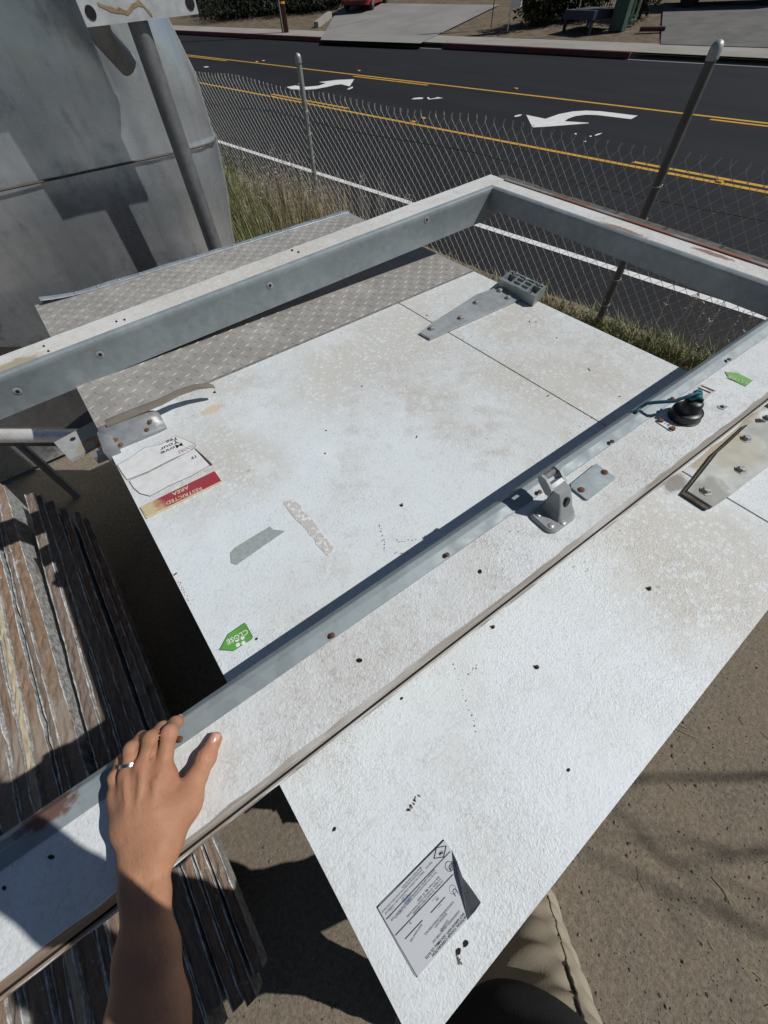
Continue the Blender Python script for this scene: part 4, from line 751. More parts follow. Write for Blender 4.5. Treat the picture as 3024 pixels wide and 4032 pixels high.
# ------------------------------------------------------------------ grass and weeds
M_grass = leafmat('green_grass', (.30, .30, .14), (.15, .18, .065), 6); M_dry = leafmat('dry_grass', (.46, .39, .25), (.28, .22, .13), 6); M_seed = leafmat('seed_heads', (.44, .38, .32), (.30, .25, .21), 9); M_brown = leafmat('dead_leaves', (.17, .085, .04), (.10, .05, .026), 14)
def blades(mb, P, hmin, hmax, wd, seed, lean=.25):
    g_ = np.random.default_rng(seed)
    for p in P:
        h = g_.uniform(hmin, hmax); a = g_.uniform(0, 6.28); d = np.array([math.cos(a), math.sin(a), 0]); e_ = np.array([-d[1], d[0], 0])*wd*g_.uniform(.6, 1.2); l1 = d*h*lean*g_.uniform(.2, 1); p = np.array([p[0], p[1], p[2] if len(p) > 2 else GZ])
        m_ = p + l1*.4 + [0, 0, h*.55]; t_ = p + l1*1.5 + [0, 0, h]
        mb.add([p-e_, p+e_, m_+e_*.7, m_-e_*.7, t_], [(0, 1, 2, 3), (3, 2, 4)])
def cloud(n, c, s, seed): g_ = np.random.default_rng(seed); return (g_.normal(size=(n, 2))*s + c)*K
def stuff(name, mb, m): o = obj(name, mb, m); o['kind'] = 'stuff'; return o
mb = MB(); blades(mb, cloud(800, (1.95, 5.5), (.24, .45), 1), .25, .62, .0055, 2, .3); blades(mb, cloud(260, (2.2, 6.6), (.2, .5), 3), .35, .8, .006, 4, .25); blades(mb, cloud(380, (1.8, 4.6), (.2, .4), 31), .2, .42, .005, 32, .35)
stuff('tall_green_grass', mb, M_grass)
mb = MB(); blades(mb, cloud(2600, (2.4, 5.15), (.3, .45), 5), .14, .5, .0035, 6, .35); blades(mb, cloud(500, (2.1, 4.2), (.3, .3), 7), .1, .35, .004, 8, .4); stuff('tall_dry_grass', mb, M_dry)
mb = MB(); g_ = np.random.default_rng(12)
for p in np.vstack([cloud(190, (2.45, 5.2), (.27, .4), 9), cloud(24, (3.0, 3.9), (.07, .35), 19), cloud(16, (3.28, .75), (.06, .3), 29)]):
    h = g_.uniform(.32, .62); tip = np.array([p[0]+g_.uniform(-.06, .06), p[1]+g_.uniform(-.06, .06), h+GZ]); mb.tube([(p[0], p[1], GZ), tip], .0016, 3, False)
    for q in range(16):
        f_ = g_.uniform(.55, 1.05); c = np.array([p[0], p[1], GZ])*(1-f_)+tip*f_ + g_.normal(size=3)*[.013, .013, .01]; a = g_.normal(size=3)*.011; b2 = g_.normal(size=3)*.004; mb.add([c, c+a+b2, c+a-b2], [(0, 1, 2)])
stuff('seed_head_weeds', mb, M_seed)
mb = MB(); g_ = np.random.default_rng(15)
yy = g_.uniform(-1.2, 4.6, 2000); P = [(xf(y)+.02+g_.normal()*.085 + .06*(y < 1.6), y) for y in yy]; blades(mb, P, .02, .12, .004, 16, .8); stuff('dry_verge_grass', mb, M_dry)
mb = MB(); yy = np.concatenate([g_.normal(.9, .5, 1500), g_.normal(2.3, .25, 160), g_.normal(1.55, .12, 140)]); P = [(xf(y)-.02+g_.normal()*.10, y) for y in yy]; P = [q for k, q in enumerate(P) if k % 3]; blades(mb, P, .04, .2, .0048, 18, .75); blades(mb, cloud(50, (3.31, .4), (.08, .3), 41), .2, .5, .004, 42, .35); stuff('green_verge_grass', mb, M_grass)
mb = MB()
for p in np.vstack([np.array([(xf(y)-.02+g_.normal()*.09, y) for y in g_.uniform(-.5, 4.4, 1100)]), cloud(700, (1.75, 5.0), (.18, .3), 51)]):
    c = np.array([p[0], p[1], GZ+g_.uniform(.002, .03)]); a = g_.normal(size=3)*[.022, .022, .008]; b2 = g_.normal(size=3)*[.008, .008, .004]; mb.add([c-a, c+b2, c+a, c-b2], [(0, 1, 2, 3)])
stuff('dead_leaf_litter', mb, M_brown)
# loose grit and twigs on the yard ground, right of the door
mb = MB(); g_ = np.random.default_rng(21)
for i in range(1500):
    c = U((g_.uniform(2000, 3300) if i < 1150 else g_.uniform(800, 1600), g_.uniform(2300, 4100) if i < 1150 else g_.uniform(3100, 4300)), GZ); s = g_.choice([.0025, .004, .007], p=[.6, .32, .08])*g_.uniform(.7, 1.3)
    q = [c + np.array([math.cos(a)*s*g_.uniform(.7, 1.2), math.sin(a)*s*g_.uniform(.7, 1.2), .0]) for a in np.linspace(0, 6.28, 6)[:-1]]; tp = c+[0, 0, s*.9]; mb.add(q+[tp], [(k, (k+1) % 5, 5) for k in range(5)])
stuff('gravel_grit', mb, plain('pebble', (.23, .20, .165), .9, 0, .75, 90))
mb = MB(); g_ = np.random.default_rng(121)
for i in range(26):
    c = U((g_.uniform(1950, 3100), g_.uniform(2350, 4050)), GZ+.004); a = g_.uniform(0, 6.28); d = np.array([math.cos(a), math.sin(a), 0])*g_.uniform(.012, .05); k_ = np.array([-d[1], d[0], 0])*g_.uniform(-.3, .3); mb.tube([c-d, c+k_, c+d], g_.uniform(.0008, .002), 4, False)
stuff('dry_twigs', mb, M_dry)
mb = MB()
for i in range(16):
    c = U((g_.uniform(1950, 3100), g_.uniform(2350, 4050)), GZ); s = g_.uniform(.004, .010); q = [c + np.array([math.cos(a)*s*g_.uniform(.7, 1.2), math.sin(a)*s*g_.uniform(.7, 1.2), .0]) for a in np.linspace(0, 6.28, 8)[:-1]]; tq = [c+(p_q-c)*.6+[0, 0, s*.6] for p_q in q]; mb.add(q+tq+[c+[0, 0, s*.75]], [(k, (k+1) % 7, 7+(k+1) % 7, 7+k) for k in range(7)]+[(7+k, 7+(k+1) % 7, 14) for k in range(7)])
stuff('small_stones', mb, plain('stone', (.21, .185, .15), .9, 0, .6, 50))
# bare tree beyond the right edge; its branches shade the ground by the door
tb = np.array([4.6, -4.2, GZ]); t_ = thing('bare_tree', 'bare branched young tree beyond the right side of the yard', 'tree', tb); mb = MB(); mb.tube([tb, tb+[-.1, .1, 1.8], tb+[-.3, .2, 3.2]], [.09, .07, .05], 8)
g_ = np.random.default_rng(33)
def branch(p, d, L_, r, lv):
    q = [p]; 
    for k in range(4): d = _n(d + g_.normal(size=3)*.14); q.append(q[-1]+d*L_/4)
    mb.tube(q, [r, r*.85, r*.7, r*.55, r*.4], 6, False)
    if lv: [branch(q[k], _n(d + g_.normal(size=3)*.55), L_*.6, r*.42, lv-1) for k in (2, 3, 4)]
for d in ((-.8, .35, .35), (-.7, .1, .6), (-.5, .6, .6), (.5, -.3, .8)): branch(tb+[-.2, .15, 2.6], _n(np.array(d)), 1.5, .03, 2)
obj('trunk', mb, M_bark, t_, smooth=True)
# ------------------------------------------------------------------ stack of panels on edge, left
n = NT('brown_foam_edge'); f = n.noise(5, 6, .7, n.mapv((22, 3.0, 22))); c = n.mix(n.ramp(f, .32, .68), (.30, .20, .135), (.13, .085, .058)); c = n.mix(n.ramp(n.noise(1.7, 6, .7), .46, .62, 0, .85), c, (.27, .225, .19)); c = n.mix(n.ramp(n.noise(7, 6, .75), .56, .66, 0, .7), c, (.09, .07, .055)); c = n.mix(n.ramp(n.noise(22, 5, .7), .60, .68, 0, .8), c, (.46, .44, .41)); M_bfoam = n.out(c, .9, 0, n.bump(f, .7, .008))
n = NT('buff_foam_edge'); f = n.noise(9, 6, .7, n.mapv((10, 2, 10))); c = n.mix(n.ramp(f, .35, .7), (.50, .43, .31), (.30, .25, .17)); M_buff = n.out(c, .9, 0, n.bump(f, .7, .006))
n = NT('grey_foam_edge'); f = n.noise(6, 6, .7, n.mapv((20, 3.2, 20))); c = n.mix(n.ramp(f, .35, .65), (.24, .185, .145), (.12, .095, .08)); M_gfoam = n.out(c, .9, 0, n.bump(f, .7, .006))
n = NT('chipped_white_skin'); c = n.mix(n.ramp(n.noise(38, 5, .7), .42, .58), (.56, .575, .575), (.27, .265, .255)); c = n.mix(n.ramp(n.noise(9, 5, .7), .55, .66, 0, .8), c, (.22, .165, .12)); M_skin = n.out(c, .65, 0, n.bump(n.noise(90, 4), .5, .003))
spec = [(.046, .25, 2.64, .02, M_bfoam, 'brown'), (.05, .238, 2.70, .018, M_bfoam, 'brown'), (.03, .255, 2.6, .022, M_gfoam, 'grey'), (.052, .247, 2.66, .018, M_bfoam, 'brown'), (.036, .232, 2.52, .021, M_bfoam, 'brown'), (.026, .258, 2.55, .022, M_buff, 'buff'), (.045, .24, 2.42, .024, M_bfoam, 'brown'), (.024, .25, 2.36, .02, M_gfoam, 'grey'), (.05, .235, 2.28, .022, M_bfoam, 'brown'),
        (.04, .215, 2.16, .01, M_gfoam, 'grey'), (.03, .205, 2.12, .012, M_gfoam, 'grey'), (.045, .20, 2.05, .008, M_gfoam, 'grey'), (.03, .185, 1.98, .008, M_bfoam, 'brown'), (.028, .175, 1.92, .004, M_bfoam, 'brown'), (.03, .16, 1.86, .006, M_bfoam, 'brown')]
x = -.555 - sum(s[0]+.004 for s in spec)
words = ('outermost at the left edge of the photo', 'second from the left edge', 'thin grey edged one, third from the left edge', 'fourth from the left edge', 'just left of the thin buff one', 'thin with a pale buff edge', 'just right of the thin buff one', 'thin, grey edged, next to last in sun', 'last of the tall sunlit ones', 'first of the lower shaded ones', 'thin and second of the shaded ones', 'widest of the shaded ones', 'fourth of the shaded ones', 'second from the dark gap under the door', 'nearest the dark gap under the door')
rs_ = random.Random(8)
for i, (th, zt, y1, yaw, mf, nm) in enumerate(spec):
    y0 = -.115 + rs_.uniform(-.03, .03); cx_ = x+th/2
    lean = math.radians(i*.95+rs_.uniform(-.4, .4)); cx_ -= (zt-GZ)*math.sin(lean); Ry = Matrix.Rotation(lean, 4, 'Y') @ Matrix.Rotation(yaw+rs_.uniform(-.008, .008), 4, 'Z'); Mx = Matrix.Translation(Vector((cx_, y0, GZ))) @ Ry; zt -= GZ
    t_ = thing('insulated_panel', 'insulated panel on edge in the stack, ' + words[i], 'panel', M=Mx, group='insulated panels stacked on edge'); A_ = np.array(Mx)
    wl_ = lambda x_, y_, z_: A_[:3, :3] @ np.array([x_, y_, z_]) + A_[:3, 3]
    ZB = .26; Ln = y1-y0; NS = 70; h2 = th/2; ph_ = rs_.uniform(0, 6); wob_ = lambda y: .0022*math.sin(y*2.6+ph_)+.0009*math.sin(y*9+2*ph_); hob_ = lambda y: .004*math.sin(y*2.1+ph_)+.0015*math.sin(y*7+ph_*2)
    mb = MB(); vs = []; fs = []
    for k in range(NS+1):
        y = Ln*k/NS; d1 = rs_.uniform(-.004, .004)
        for (xx, zz) in ((-h2+.003, ZB), (-h2+.003, zt-.006), (-h2*.3, zt-.002+d1), (h2*.3, zt-.003-d1), (h2-.003, zt-.006), (h2-.003, ZB)): vs.append(wl_(xx+wob_(y), y, zz+(hob_(y) if zz > .3 else 0)))
    fs = [(k*6+q, k*6+q+1, k*6+7+q, k*6+6+q) for k in range(NS) for q in range(5)] + [tuple(range(5, -1, -1)), tuple(NS*6+q for q in range(6))]; mb.add(vs, fs); obj('foam_core', mb, mf, t_)
    for s in (-1, 1):
        mb = MB(); vs = []
        for k in range(NS+1):
            y = Ln*k/NS; zz = zt + rs_.uniform(-.005, .003) - (.007 if rs_.random() < .1 else 0); w0 = .0012 + rs_.uniform(0, .0036)
            for a, b in ((h2, ZB), (h2, zz), (h2-w0, zz+.0005), (h2-w0, ZB)): vs.append(wl_(s*a+wob_(y)*(1 if b > ZB+.02 else .2)+s*rs_.uniform(-.0006, .0004), y, b+(hob_(y) if b > ZB+.02 else 0)))
        mb.add(vs, [(k*4+q, k*4+q+1, k*4+5+q, k*4+4+q) for k in range(NS) for q in range(3)] + [(3, 2, 1, 0), (NS*4, NS*4+1, NS*4+2, NS*4+3)]); obj('metal_skin', mb, M_skin, t_)
    x += th + .004
for k_, yy in enumerate((.15, 1.0, 1.75)):
    mb = MB(); mb.bbox((-1.35, yy-.05, GZ), (-.74, yy+.05, .004)); o = obj('timber_bearer', mb, M_wood); tag(o, ('timber bearer under the near ends of the panel stack', 'timber bearer under the middle of the panel stack', 'timber bearer under the far ends of the panel stack')[k_], 'timber', 'bearers under the panel stack')
# buff block end on top of the stack and a flat galvanised plate on a stub post under the latch
zp = .935; cn = [U((212, 1742), zp), U((276, 1812), zp)]; ev = cn[0]-cn[1]; eh = _n(np.array([ev[1], -ev[0], 0])); eh = eh if eh[0] > 0 else -eh
n = NT('rust_run_plate'); M_plate = galv('flange_plate', (.50, .51, .50), .5, .35, streak=False, stains=[((.07, .055, 0), .022, .8, 1.6, (.40, .20, .07)), ((.085, .02, 0), .018, 1.4, .7, (.40, .2, .07)), ((.05, .03, 0), .03, 1, 1, (.42, .38, .27))])
c0 = cn[1]; t_ = thing('short_post', 'short steel post with rust streaked flange plate under the door latch', 'post', c0); mb = MB(); mb.prism([c0, c0+eh*.22, c0+eh*.22+ev, cn[0]], .009); pl_ = obj('flange_plate', mb, M_plate, t_)
mb = MB(); mb.lathe(c0+ev*.72+eh*.045+[0, 0, .0004], [(.0085, 0), (.0085, .0006)], 14); obj('plate_hole', mb, M_hole, pl_); mb = MB(); mb.tube([c0+eh*.11+ev*.5-[0, 0, .009], c0*[1, 1, 0]+eh*.11+ev*.5+[0, 0, GZ]], .03, 14); obj('post', mb, M_post, t_, smooth='auto')
# polished trough with a rolled rim, left
a, b = U((-300, 1716), .5), U((420, 1716), .5); M_pol = galv('polished_steel', (.80, .77, .74), .28, .35, streak=False); M_bas = galv('shaded_steel_basin', (.17, .155, .14), .38, .6, streak=False); dd = _n(b-a); pn = np.array([-dd[1], dd[0], 0]); t_ = thing('steel_trough', 'polished steel trough with a bright rolled rim left of the door', 'trough', (a+b)/2)  # basin's dark brown stands for shade and reflected ground
mb = MB(); mb.tube([a, b], .034, 20); obj('rolled_rim', mb, M_pol, t_, smooth='auto')
mb = MB(); prof = [(.02, -.01), (.05, -.12), (.14, -.2), (.28, -.2), (.38, -.1), (.42, .06), (.43, .2)]; N = len(prof); vs = [p + pn*q + [0, 0, h] for p in (a, b) for q, h in prof]; mb.add(vs, [(k, k+1, N+k+1, N+k) for k in range(N-1)]); mb.add([b+pn*q+[0, 0, h] for q, h in prof], [tuple(range(N))]); obj('basin', mb, M_bas, t_, smooth='auto')
for s in (.15, .85):
    mb = MB(); p = a*(1-s)+b*s; mb.tube([p+pn*.21-[0, 0, .2], p*[1, 1, 0]+pn*.21+[0, 0, GZ]], .025, 8); obj('leg', mb, M_post, t_)
# galvanised sheet metal tank behind, with a welded seam
n = NT('tank_zinc'); f = n.noise(2.2, 6, .65); c = n.mix(n.ramp(f, .35, .7), (.55, .60, .64), (.82, .85, .87)); c = n.mix(n.ramp(n.noise(1, 6, .7, n.mapv((14, 14, 2))), .5, .8, 0, .5), c, (.25, .265, .275)); c = n.mix(n.math('MULTIPLY', n.spot((-.95, .2), .5, 1, 0.001, .6), n.ramp(n.noise(18, 6, .7), .45, .60)), c, (.20, .13, .09)); c = n.mix(n.math('MULTIPLY', n.spot((-.02, .2), .22, 1, 0.001, .8), n.ramp(n.noise(24, 6, .75), .47, .6)), c, (.16, .165, .165)); c = n.mix(n.ramp(n.noise(5, 5, .7), .54, .68, 0, .55), c, (.24, .25, .255))
M_tank = n.out(c, n.ramp(n.noise(5, 4), .3, .7, .22, .36), .82, n.bump(n.noise(1.7, 3), .35, .05, n.bump(n.noise(26, 4), .12, .003)))
YT = 3.0; t_ = thing('galvanised_tank', 'big dull galvanised sheet metal tank with a cross seam and rounded right end', 'tank', (-.6, YT, 0))
def edge(z): return float(np.interp(z, [-.25, .35, .72, .95, 1.185, 1.21, 1.45, 1.66, 2.0, 2.3], [.90, .93, .965, 1.015, 1.04, 1.028, 1.02, .955, .80, .60]))
zs = [-.22, .05, .2, .35, .5, .6, .72, .85, .95, 1.08, 1.172, 1.181, 1.189, 1.197, 1.206, 1.215, 1.3, 1.45, 1.56, 1.66, 1.8, 2.0, 2.2, 2.3]; arc = [(-2.6, 0), (-1.6, 0), (-.9, 0), (-.5, 0), (-.36, .004), (-.25, .014), (-.17, .031), (-.11, .053), (-.06, .083), (-.025, .12), (-.005, .165), (0, .22), (-.01, .35), (-.02, .8)]
mb = MB(); n_ = len(arc)
for z in zs:
    bulge = {1.172: 0, 1.181: 0, 1.189: 0, 1.197: 0, 1.206: 0}.get(z, 0)
    for dx, dy in arc: mb.v.append((edge(z)+.085+dx, YT+dy+bulge + .012*math.sin((z-.2)*2.2+dx*3), z))
for i in range(len(zs)-1):
    for k in range(n_-1): mb.f.append((i*n_+k, i*n_+k+1, i*n_+n_+k+1, i*n_+n_+k)); mb.m.append(0)
mb.f.append(tuple((len(zs)-1)*n_+k for k in range(n_))); mb.m.append(0)
obj('shell', mb, M_tank, t_, smooth='auto')
mb = MB(); mb.tube([(x_, YT-.012+.012*math.sin(2.18+(x_-1.04)*3), 1.189) for x_ in np.linspace(-1.5, .68, 30)] + [(.86, YT+.012, 1.189), (.98, YT+.036, 1.189)] + [(1.07, YT+.08, 1.189), (1.115, YT+.16, 1.189)], .0045, 6); obj('seam', mb, M_dark_seam, t_)
mb = MB(); rr = [(edge(z)+.088, YT+.20, z) for z in zs[:-2]]; mb.tube(rr, .010, 8); obj('rolled_edge', mb, M_steel, t_, smooth=True)
# post with big flange plate in front of it
py = 2.69; pxp = .758; t_ = thing('plate_topped_post', 'dark steel post carrying a big galvanised bolt plate at its top', 'post', (pxp, py, 0)); mb = MB(); mb.lathe((pxp, py, GZ), [(.041, 0), (.041, 2.4)], 24); obj('post', mb, galv('dark_steel_pipe', (.24, .245, .25), .42, .6), t_, smooth='auto')
n = NT('x'); M_plate2 = galv('bolt_plate', (.50, .52, .525), .5, .35, streak=False)
nd = M_plate2.node_tree; 
mb = MB(); tl_ = math.radians(0); Pp = [UY((343, 108), py-.06), UY((783, 55), py-.06)]; zb = min(Pp[0][2], Pp[1][2]); w0, w1 = Pp[0], Pp[1]
mb.prism([w0, w1, w1+[.0, .0, .95], w0+[-.0, .0, .95]], (0, .010, 0)); pl_ = obj('bolt_plate', mb, M_plate2, t_)
rp_ = [UY(p, py-.0615) for p in ((385, 15), (430, 35), (470, 45), (500, 50), (520, 30), (545, 12), (560, 18), (585, 45), (600, 62))]
mb = MB()
for i in range(len(rp_)-1): a_, b_ = rp_[i], rp_[i+1]; mb.add([a_+[0, 0, -.004-.003*(i % 2)], b_+[0, 0, -.006], b_+[0, 0, .005], a_+[0, 0, .004+.004*(i % 3)]], [(0, 1, 2, 3)])
obj('rust_run', mb, plain('rust_stain', (.36, .26, .14), .9, 0, .4, 60, bump=0), pl_)
for c in ((357, 50), (748, 12)): mb = MB(); mb.lathe(UY(c, py-.0612), [(.019, 0), (.019, .001)], 18, (0, -1, 0)); obj('bolt_hole', mb, M_hole, pl_)
mb = MB(); q = UY((400, 140), py+.16); mb.tube([q+[-.01, -.1, .12], q, q+[.075, .05, -.09]], .048, 14); obj('bracket_arm', mb, M_post, t_, smooth='auto')
mb = MB(); mb.box((pxp-.06, py-.03, 1.95), (.02, .03, .18)); obj('stiffener', mb, M_post, t_)
mb = MB(); mb.box((pxp-.68, py-.03, 2.42), (.95, .012, .45)); obj('shade_board', mb, M_plate2, t_)  # unseen board, added above the view to cast shade on the tank
# ------------------------------------------------------------------ the person holding the frame
class SDF:
    """small signed-distance modeller: every primitive touches only its own sub-box; meshed by surface nets"""
    def __init__(s, lo, hi, h):
        s.lo = np.array(lo, float); s.h = h; s.n = np.ceil((np.array(hi)-s.lo)/h).astype(int)+1; s.D = np.full(s.n, .2, np.float32)
        s.ax = [s.lo[i] + h*np.arange(s.n[i], dtype=np.float32) for i in range(3)]
    def sub(s, a, b, m):
        lo = np.minimum(a, b)-m; hi = np.maximum(a, b)+m
        i0 = np.clip(np.floor((lo-s.lo)/s.h).astype(int), 0, s.n); i1 = np.clip(np.ceil((hi-s.lo)/s.h).astype(int)+1, 0, s.n)
        sl = tuple(slice(p, q) for p, q in zip(i0, i1)); g = np.meshgrid(*[s.ax[i][sl[i]] for i in range(3)], indexing='ij', sparse=True); return sl, g
    def put(s, sl, d, k, op):
        A = s.D[sl]
        if A.size == 0: return
        if op == 'sub': d = -d; hh = np.maximum(k-np.abs(A-d), 0)/k; s.D[sl] = np.maximum(A, d)+hh*hh*k*.25
        else: hh = np.maximum(k-np.abs(A-d), 0)/k; s.D[sl] = np.minimum(A, d)-hh*hh*k*.25
    def cone(s, a, b, ra, rb, k=.006, op='add', sc=None):
        a = np.array(a, float); b = np.array(b, float); m = max(ra, rb)+max(.03, 2*k) if s.h < .004 else max(ra, rb)+.09
        sl, g = s.sub(a, b, m); ab = b-a; L2 = max(ab@ab, 1e-9); P = [g[i]-a[i] for i in range(3)]
        t = np.clip((P[0]*ab[0]+P[1]*ab[1]+P[2]*ab[2])/L2, 0, 1); q = [P[i]-t*ab[i] for i in range(3)]
        if sc is not None: q = [q[i]/sc[i] for i in range(3)]
        d = np.sqrt(q[0]**2+q[1]**2+q[2]**2)-(ra+(rb-ra)*t); s.put(sl, d.astype(np.float32), k, op)
    def mesh(s):
        D = s.D; n = D.shape; ins = D < 0
        c = np.zeros([x-1 for x in n], int)
        for i in (0, 1):
            for j in (0, 1):
                for k in (0, 1): c += ins[i:n[0]-1+i, j:n[1]-1+j, k:n[2]-1+k]
        act = (c > 0) & (c < 8); idx = np.full(act.shape, -1, int); cells = np.argwhere(act); idx[act] = np.arange(len(cells))
        acc = np.zeros((len(cells), 3)); cnt = np.zeros(len(cells)); cr = [np.array(q) for q in ((0,0,0),(1,0,0),(0,1,0),(1,1,0),(0,0,1),(1,0,1),(0,1,1),(1,1,1))]
        for a, b in ((0,1),(2,3),(4,5),(6,7),(0,2),(1,3),(4,6),(5,7),(0,4),(1,5),(2,6),(3,7)):
            pa, pb = cells+cr[a], cells+cr[b]; da, db = D[tuple(pa.T)], D[tuple(pb.T)]; m = (da < 0) != (db < 0); t = np.where(m, da/(da-db+1e-12), 0)
            acc += np.where(m[:, None], pa + t[:, None]*(pb-pa), 0); cnt += m
        V = s.lo + s.h*acc/cnt[:, None]; Fs = []
        for ax in range(3):
            o1, o2 = [a for a in range(3) if a != ax]
            sl0 = [slice(None)]*3; sl1 = [slice(None)]*3; sl0[ax] = slice(0, n[ax]-1); sl1[ax] = slice(1, n[ax]); A, B = ins[tuple(sl0)], ins[tuple(sl1)]
            E = np.argwhere(A != B); E = E[(E[:, o1] > 0) & (E[:, o2] > 0) & (E[:, o1] < n[o1]-1) & (E[:, o2] < n[o2]-1)]
            e1 = np.eye(3, dtype=int)[o1]; e2 = np.eye(3, dtype=int)[o2]
            Q = np.stack([idx[tuple((E-e1-e2).T)], idx[tuple((E-e2).T)], idx[tuple(E.T)], idx[tuple((E-e1).T)]], 1)
            fl_ = A[tuple(E.T)] ^ (ax == 1); Q[~fl_] = Q[~fl_][:, ::-1]; Fs.append(Q)
        return V, np.vstack(Fs)
def smooth(V, Fq, it=2):
    E = np.vstack([Fq[:, [0, 1]], Fq[:, [1, 2]], Fq[:, [2, 3]], Fq[:, [3, 0]]]); deg = np.bincount(E.ravel(), minlength=len(V))[:, None]
    for _ in range(it):
        S_ = np.zeros_like(V); np.add.at(S_, E[:, 0], V[E[:, 1]]); np.add.at(S_, E[:, 1], V[E[:, 0]]); V = .5*V + .5*S_/np.maximum(deg, 1)
    return V
man = thing('person', 'person in khaki trousers and charcoal shirt, one bare hand gripping the near rail', 'person', (-.13, -.5, GZ))
n = NT('tanned_skin'); f = n.noise(14, 5, .6); c = n.mix(n.ramp(f, .35, .68), (.45, .235, .140), (.345, .168, .096)); c = n.mix(n.ramp(n.noise(130, 3, .6), .56, .72, 0, .4), c, (.33, .15, .085)); c = n.mix(n.ramp(n.noise(40, 4, .6), .55, .75, 0, .3), c, (.55, .27, .19)); c = n.mix(n.ramp(n.noise(9, 6, .7), .56, .68, 0, .4), c, (.36, .20, .125)); c = n.mix(n.ramp(n.vor(120), .10, .04, 0, .5), c, (.24, .11, .06))
def mo(p): return np.array(p) - np.array(man.location)
for q, r_, cc in ((U((700, 3035), 1.2), .014, (.50, .20, .14)), (U((565, 3010), 1.2), .013, (.50, .20, .14)), (U((460, 3075), 1.2), .012, (.52, .21, .15)), (U((820, 2965), 1.16), .018, (.52, .22, .16)), (U((668, 2890), 1.2), .013, (.50, .21, .15))):
    c = n.mix(n.math('MULTIPLY', n.spot(mo(q), r_, 1, 1, .9), .5), c, cc)
c = n.mix(n.ramp(n.noise(24, 6, .7), .58, .70, 0, .45), c, (.52, .24, .17)); M_skin2 = n.out(c, .56, 0, n.bump(n.noise(260, 3, .6, n.mapv((1.6, .7, 1.6))), .34, .0013, n.bump(n.noise(75, 3, .6, n.mapv((1.6, .5, 1))), .26, .0025)), .22)
n.b.inputs['Subsurface Weight'].default_value = .06; n.b.inputs['Subsurface Radius'].default_value = (1, .35, .2); n.b.inputs['Subsurface Scale'].default_value = .004
H = SDF((-.40, -.24, 1.09), (-.10, .335, 1.285), .0017)
# ---- forearm and wrist
wr = [U((532, 3400), 1.181), U((604, 3395), 1.181)]
fa1, fa2 = U((538, 3760), 1.19), U((620, 3760), 1.19); fb1, fb2 = U((535, 4020), 1.19), U((625, 4020), 1.19)
el = np.array([-.338, -.17, 1.175])
wl0, wl1 = U((538, 3520), 1.183), U((610, 3520), 1.183)
H.cone(wr[0], wl0, .0132, .0128, .010); H.cone(wr[1], wl1, .0132, .0128, .010)
H.cone(wl0, fa1, .0128, .0175, .014); H.cone(wl1, fa2, .0128, .0175, .014)
H.cone(fa1, fb1, .0175, .0225, .016); H.cone(fa2, fb2, .0175, .0225, .016); H.cone(fb1, el, .0225, .032, .02); H.cone(fb2, el, .0225, .032, .02)
H.cone(el, (-.34, -.235, 1.178), .037, .043, .02)
H.cone(U((512, 3475), 1.194), U((512, 3490), 1.194), .010, .010, .012)       # wrist bone
# ---- palm
J = dict(i=U((640, 3035), 1.192), m=U((572, 3020), 1.197), r=U((512, 3052), 1.194), l=U((470, 3125), 1.182))
for k_, w_, ra in (('i', wr[1], .0165), ('m', (wr[0]*.35+wr[1]*.65), .0165), ('r', wr[0]*.7+wr[1]*.3, .016), ('l', wr[0], .0155)):
    H.cone(w_, J[k_]*.5+w_*.5, .0128, ra*.92, .012); H.cone(J[k_]*.5+w_*.5, J[k_], ra*.92, .0125, .012)
H.cone(J['i']-[0, .01, .006], J['m']-[0, .01, .006], .0115, .012, .01); H.cone(J['m']-[0, .01, .006], J['r']-[0, .01, .006], .012, .0115, .01); H.cone(J['r']-[0, .01, .006], J['l']-[0, .008, .004], .0115, .011, .01)
# ---- thumb
th = [U((640, 3330), 1.178), U((728, 3165), 1.170), U((775, 3060), 1.166), U((812, 2985), 1.163), U((846, 2912), 1.1605)]
H.cone(wr[1], th[0], .0135, .0165, .014); H.cone(th[0], th[1], .018, .0165, .016); H.cone(th[1], th[2], .0165, .0125, .012)
H.cone(J['i']*.55+wr[1]*.45, th[1], .012, .012, .018)
H.cone(th[2], th[3], .0118, .0112, .006); H.cone(th[3], th[4], .0112, .0092, .005); H.cone(th[3]+[0, 0, .001], th[3], .0116, .0116, .005)
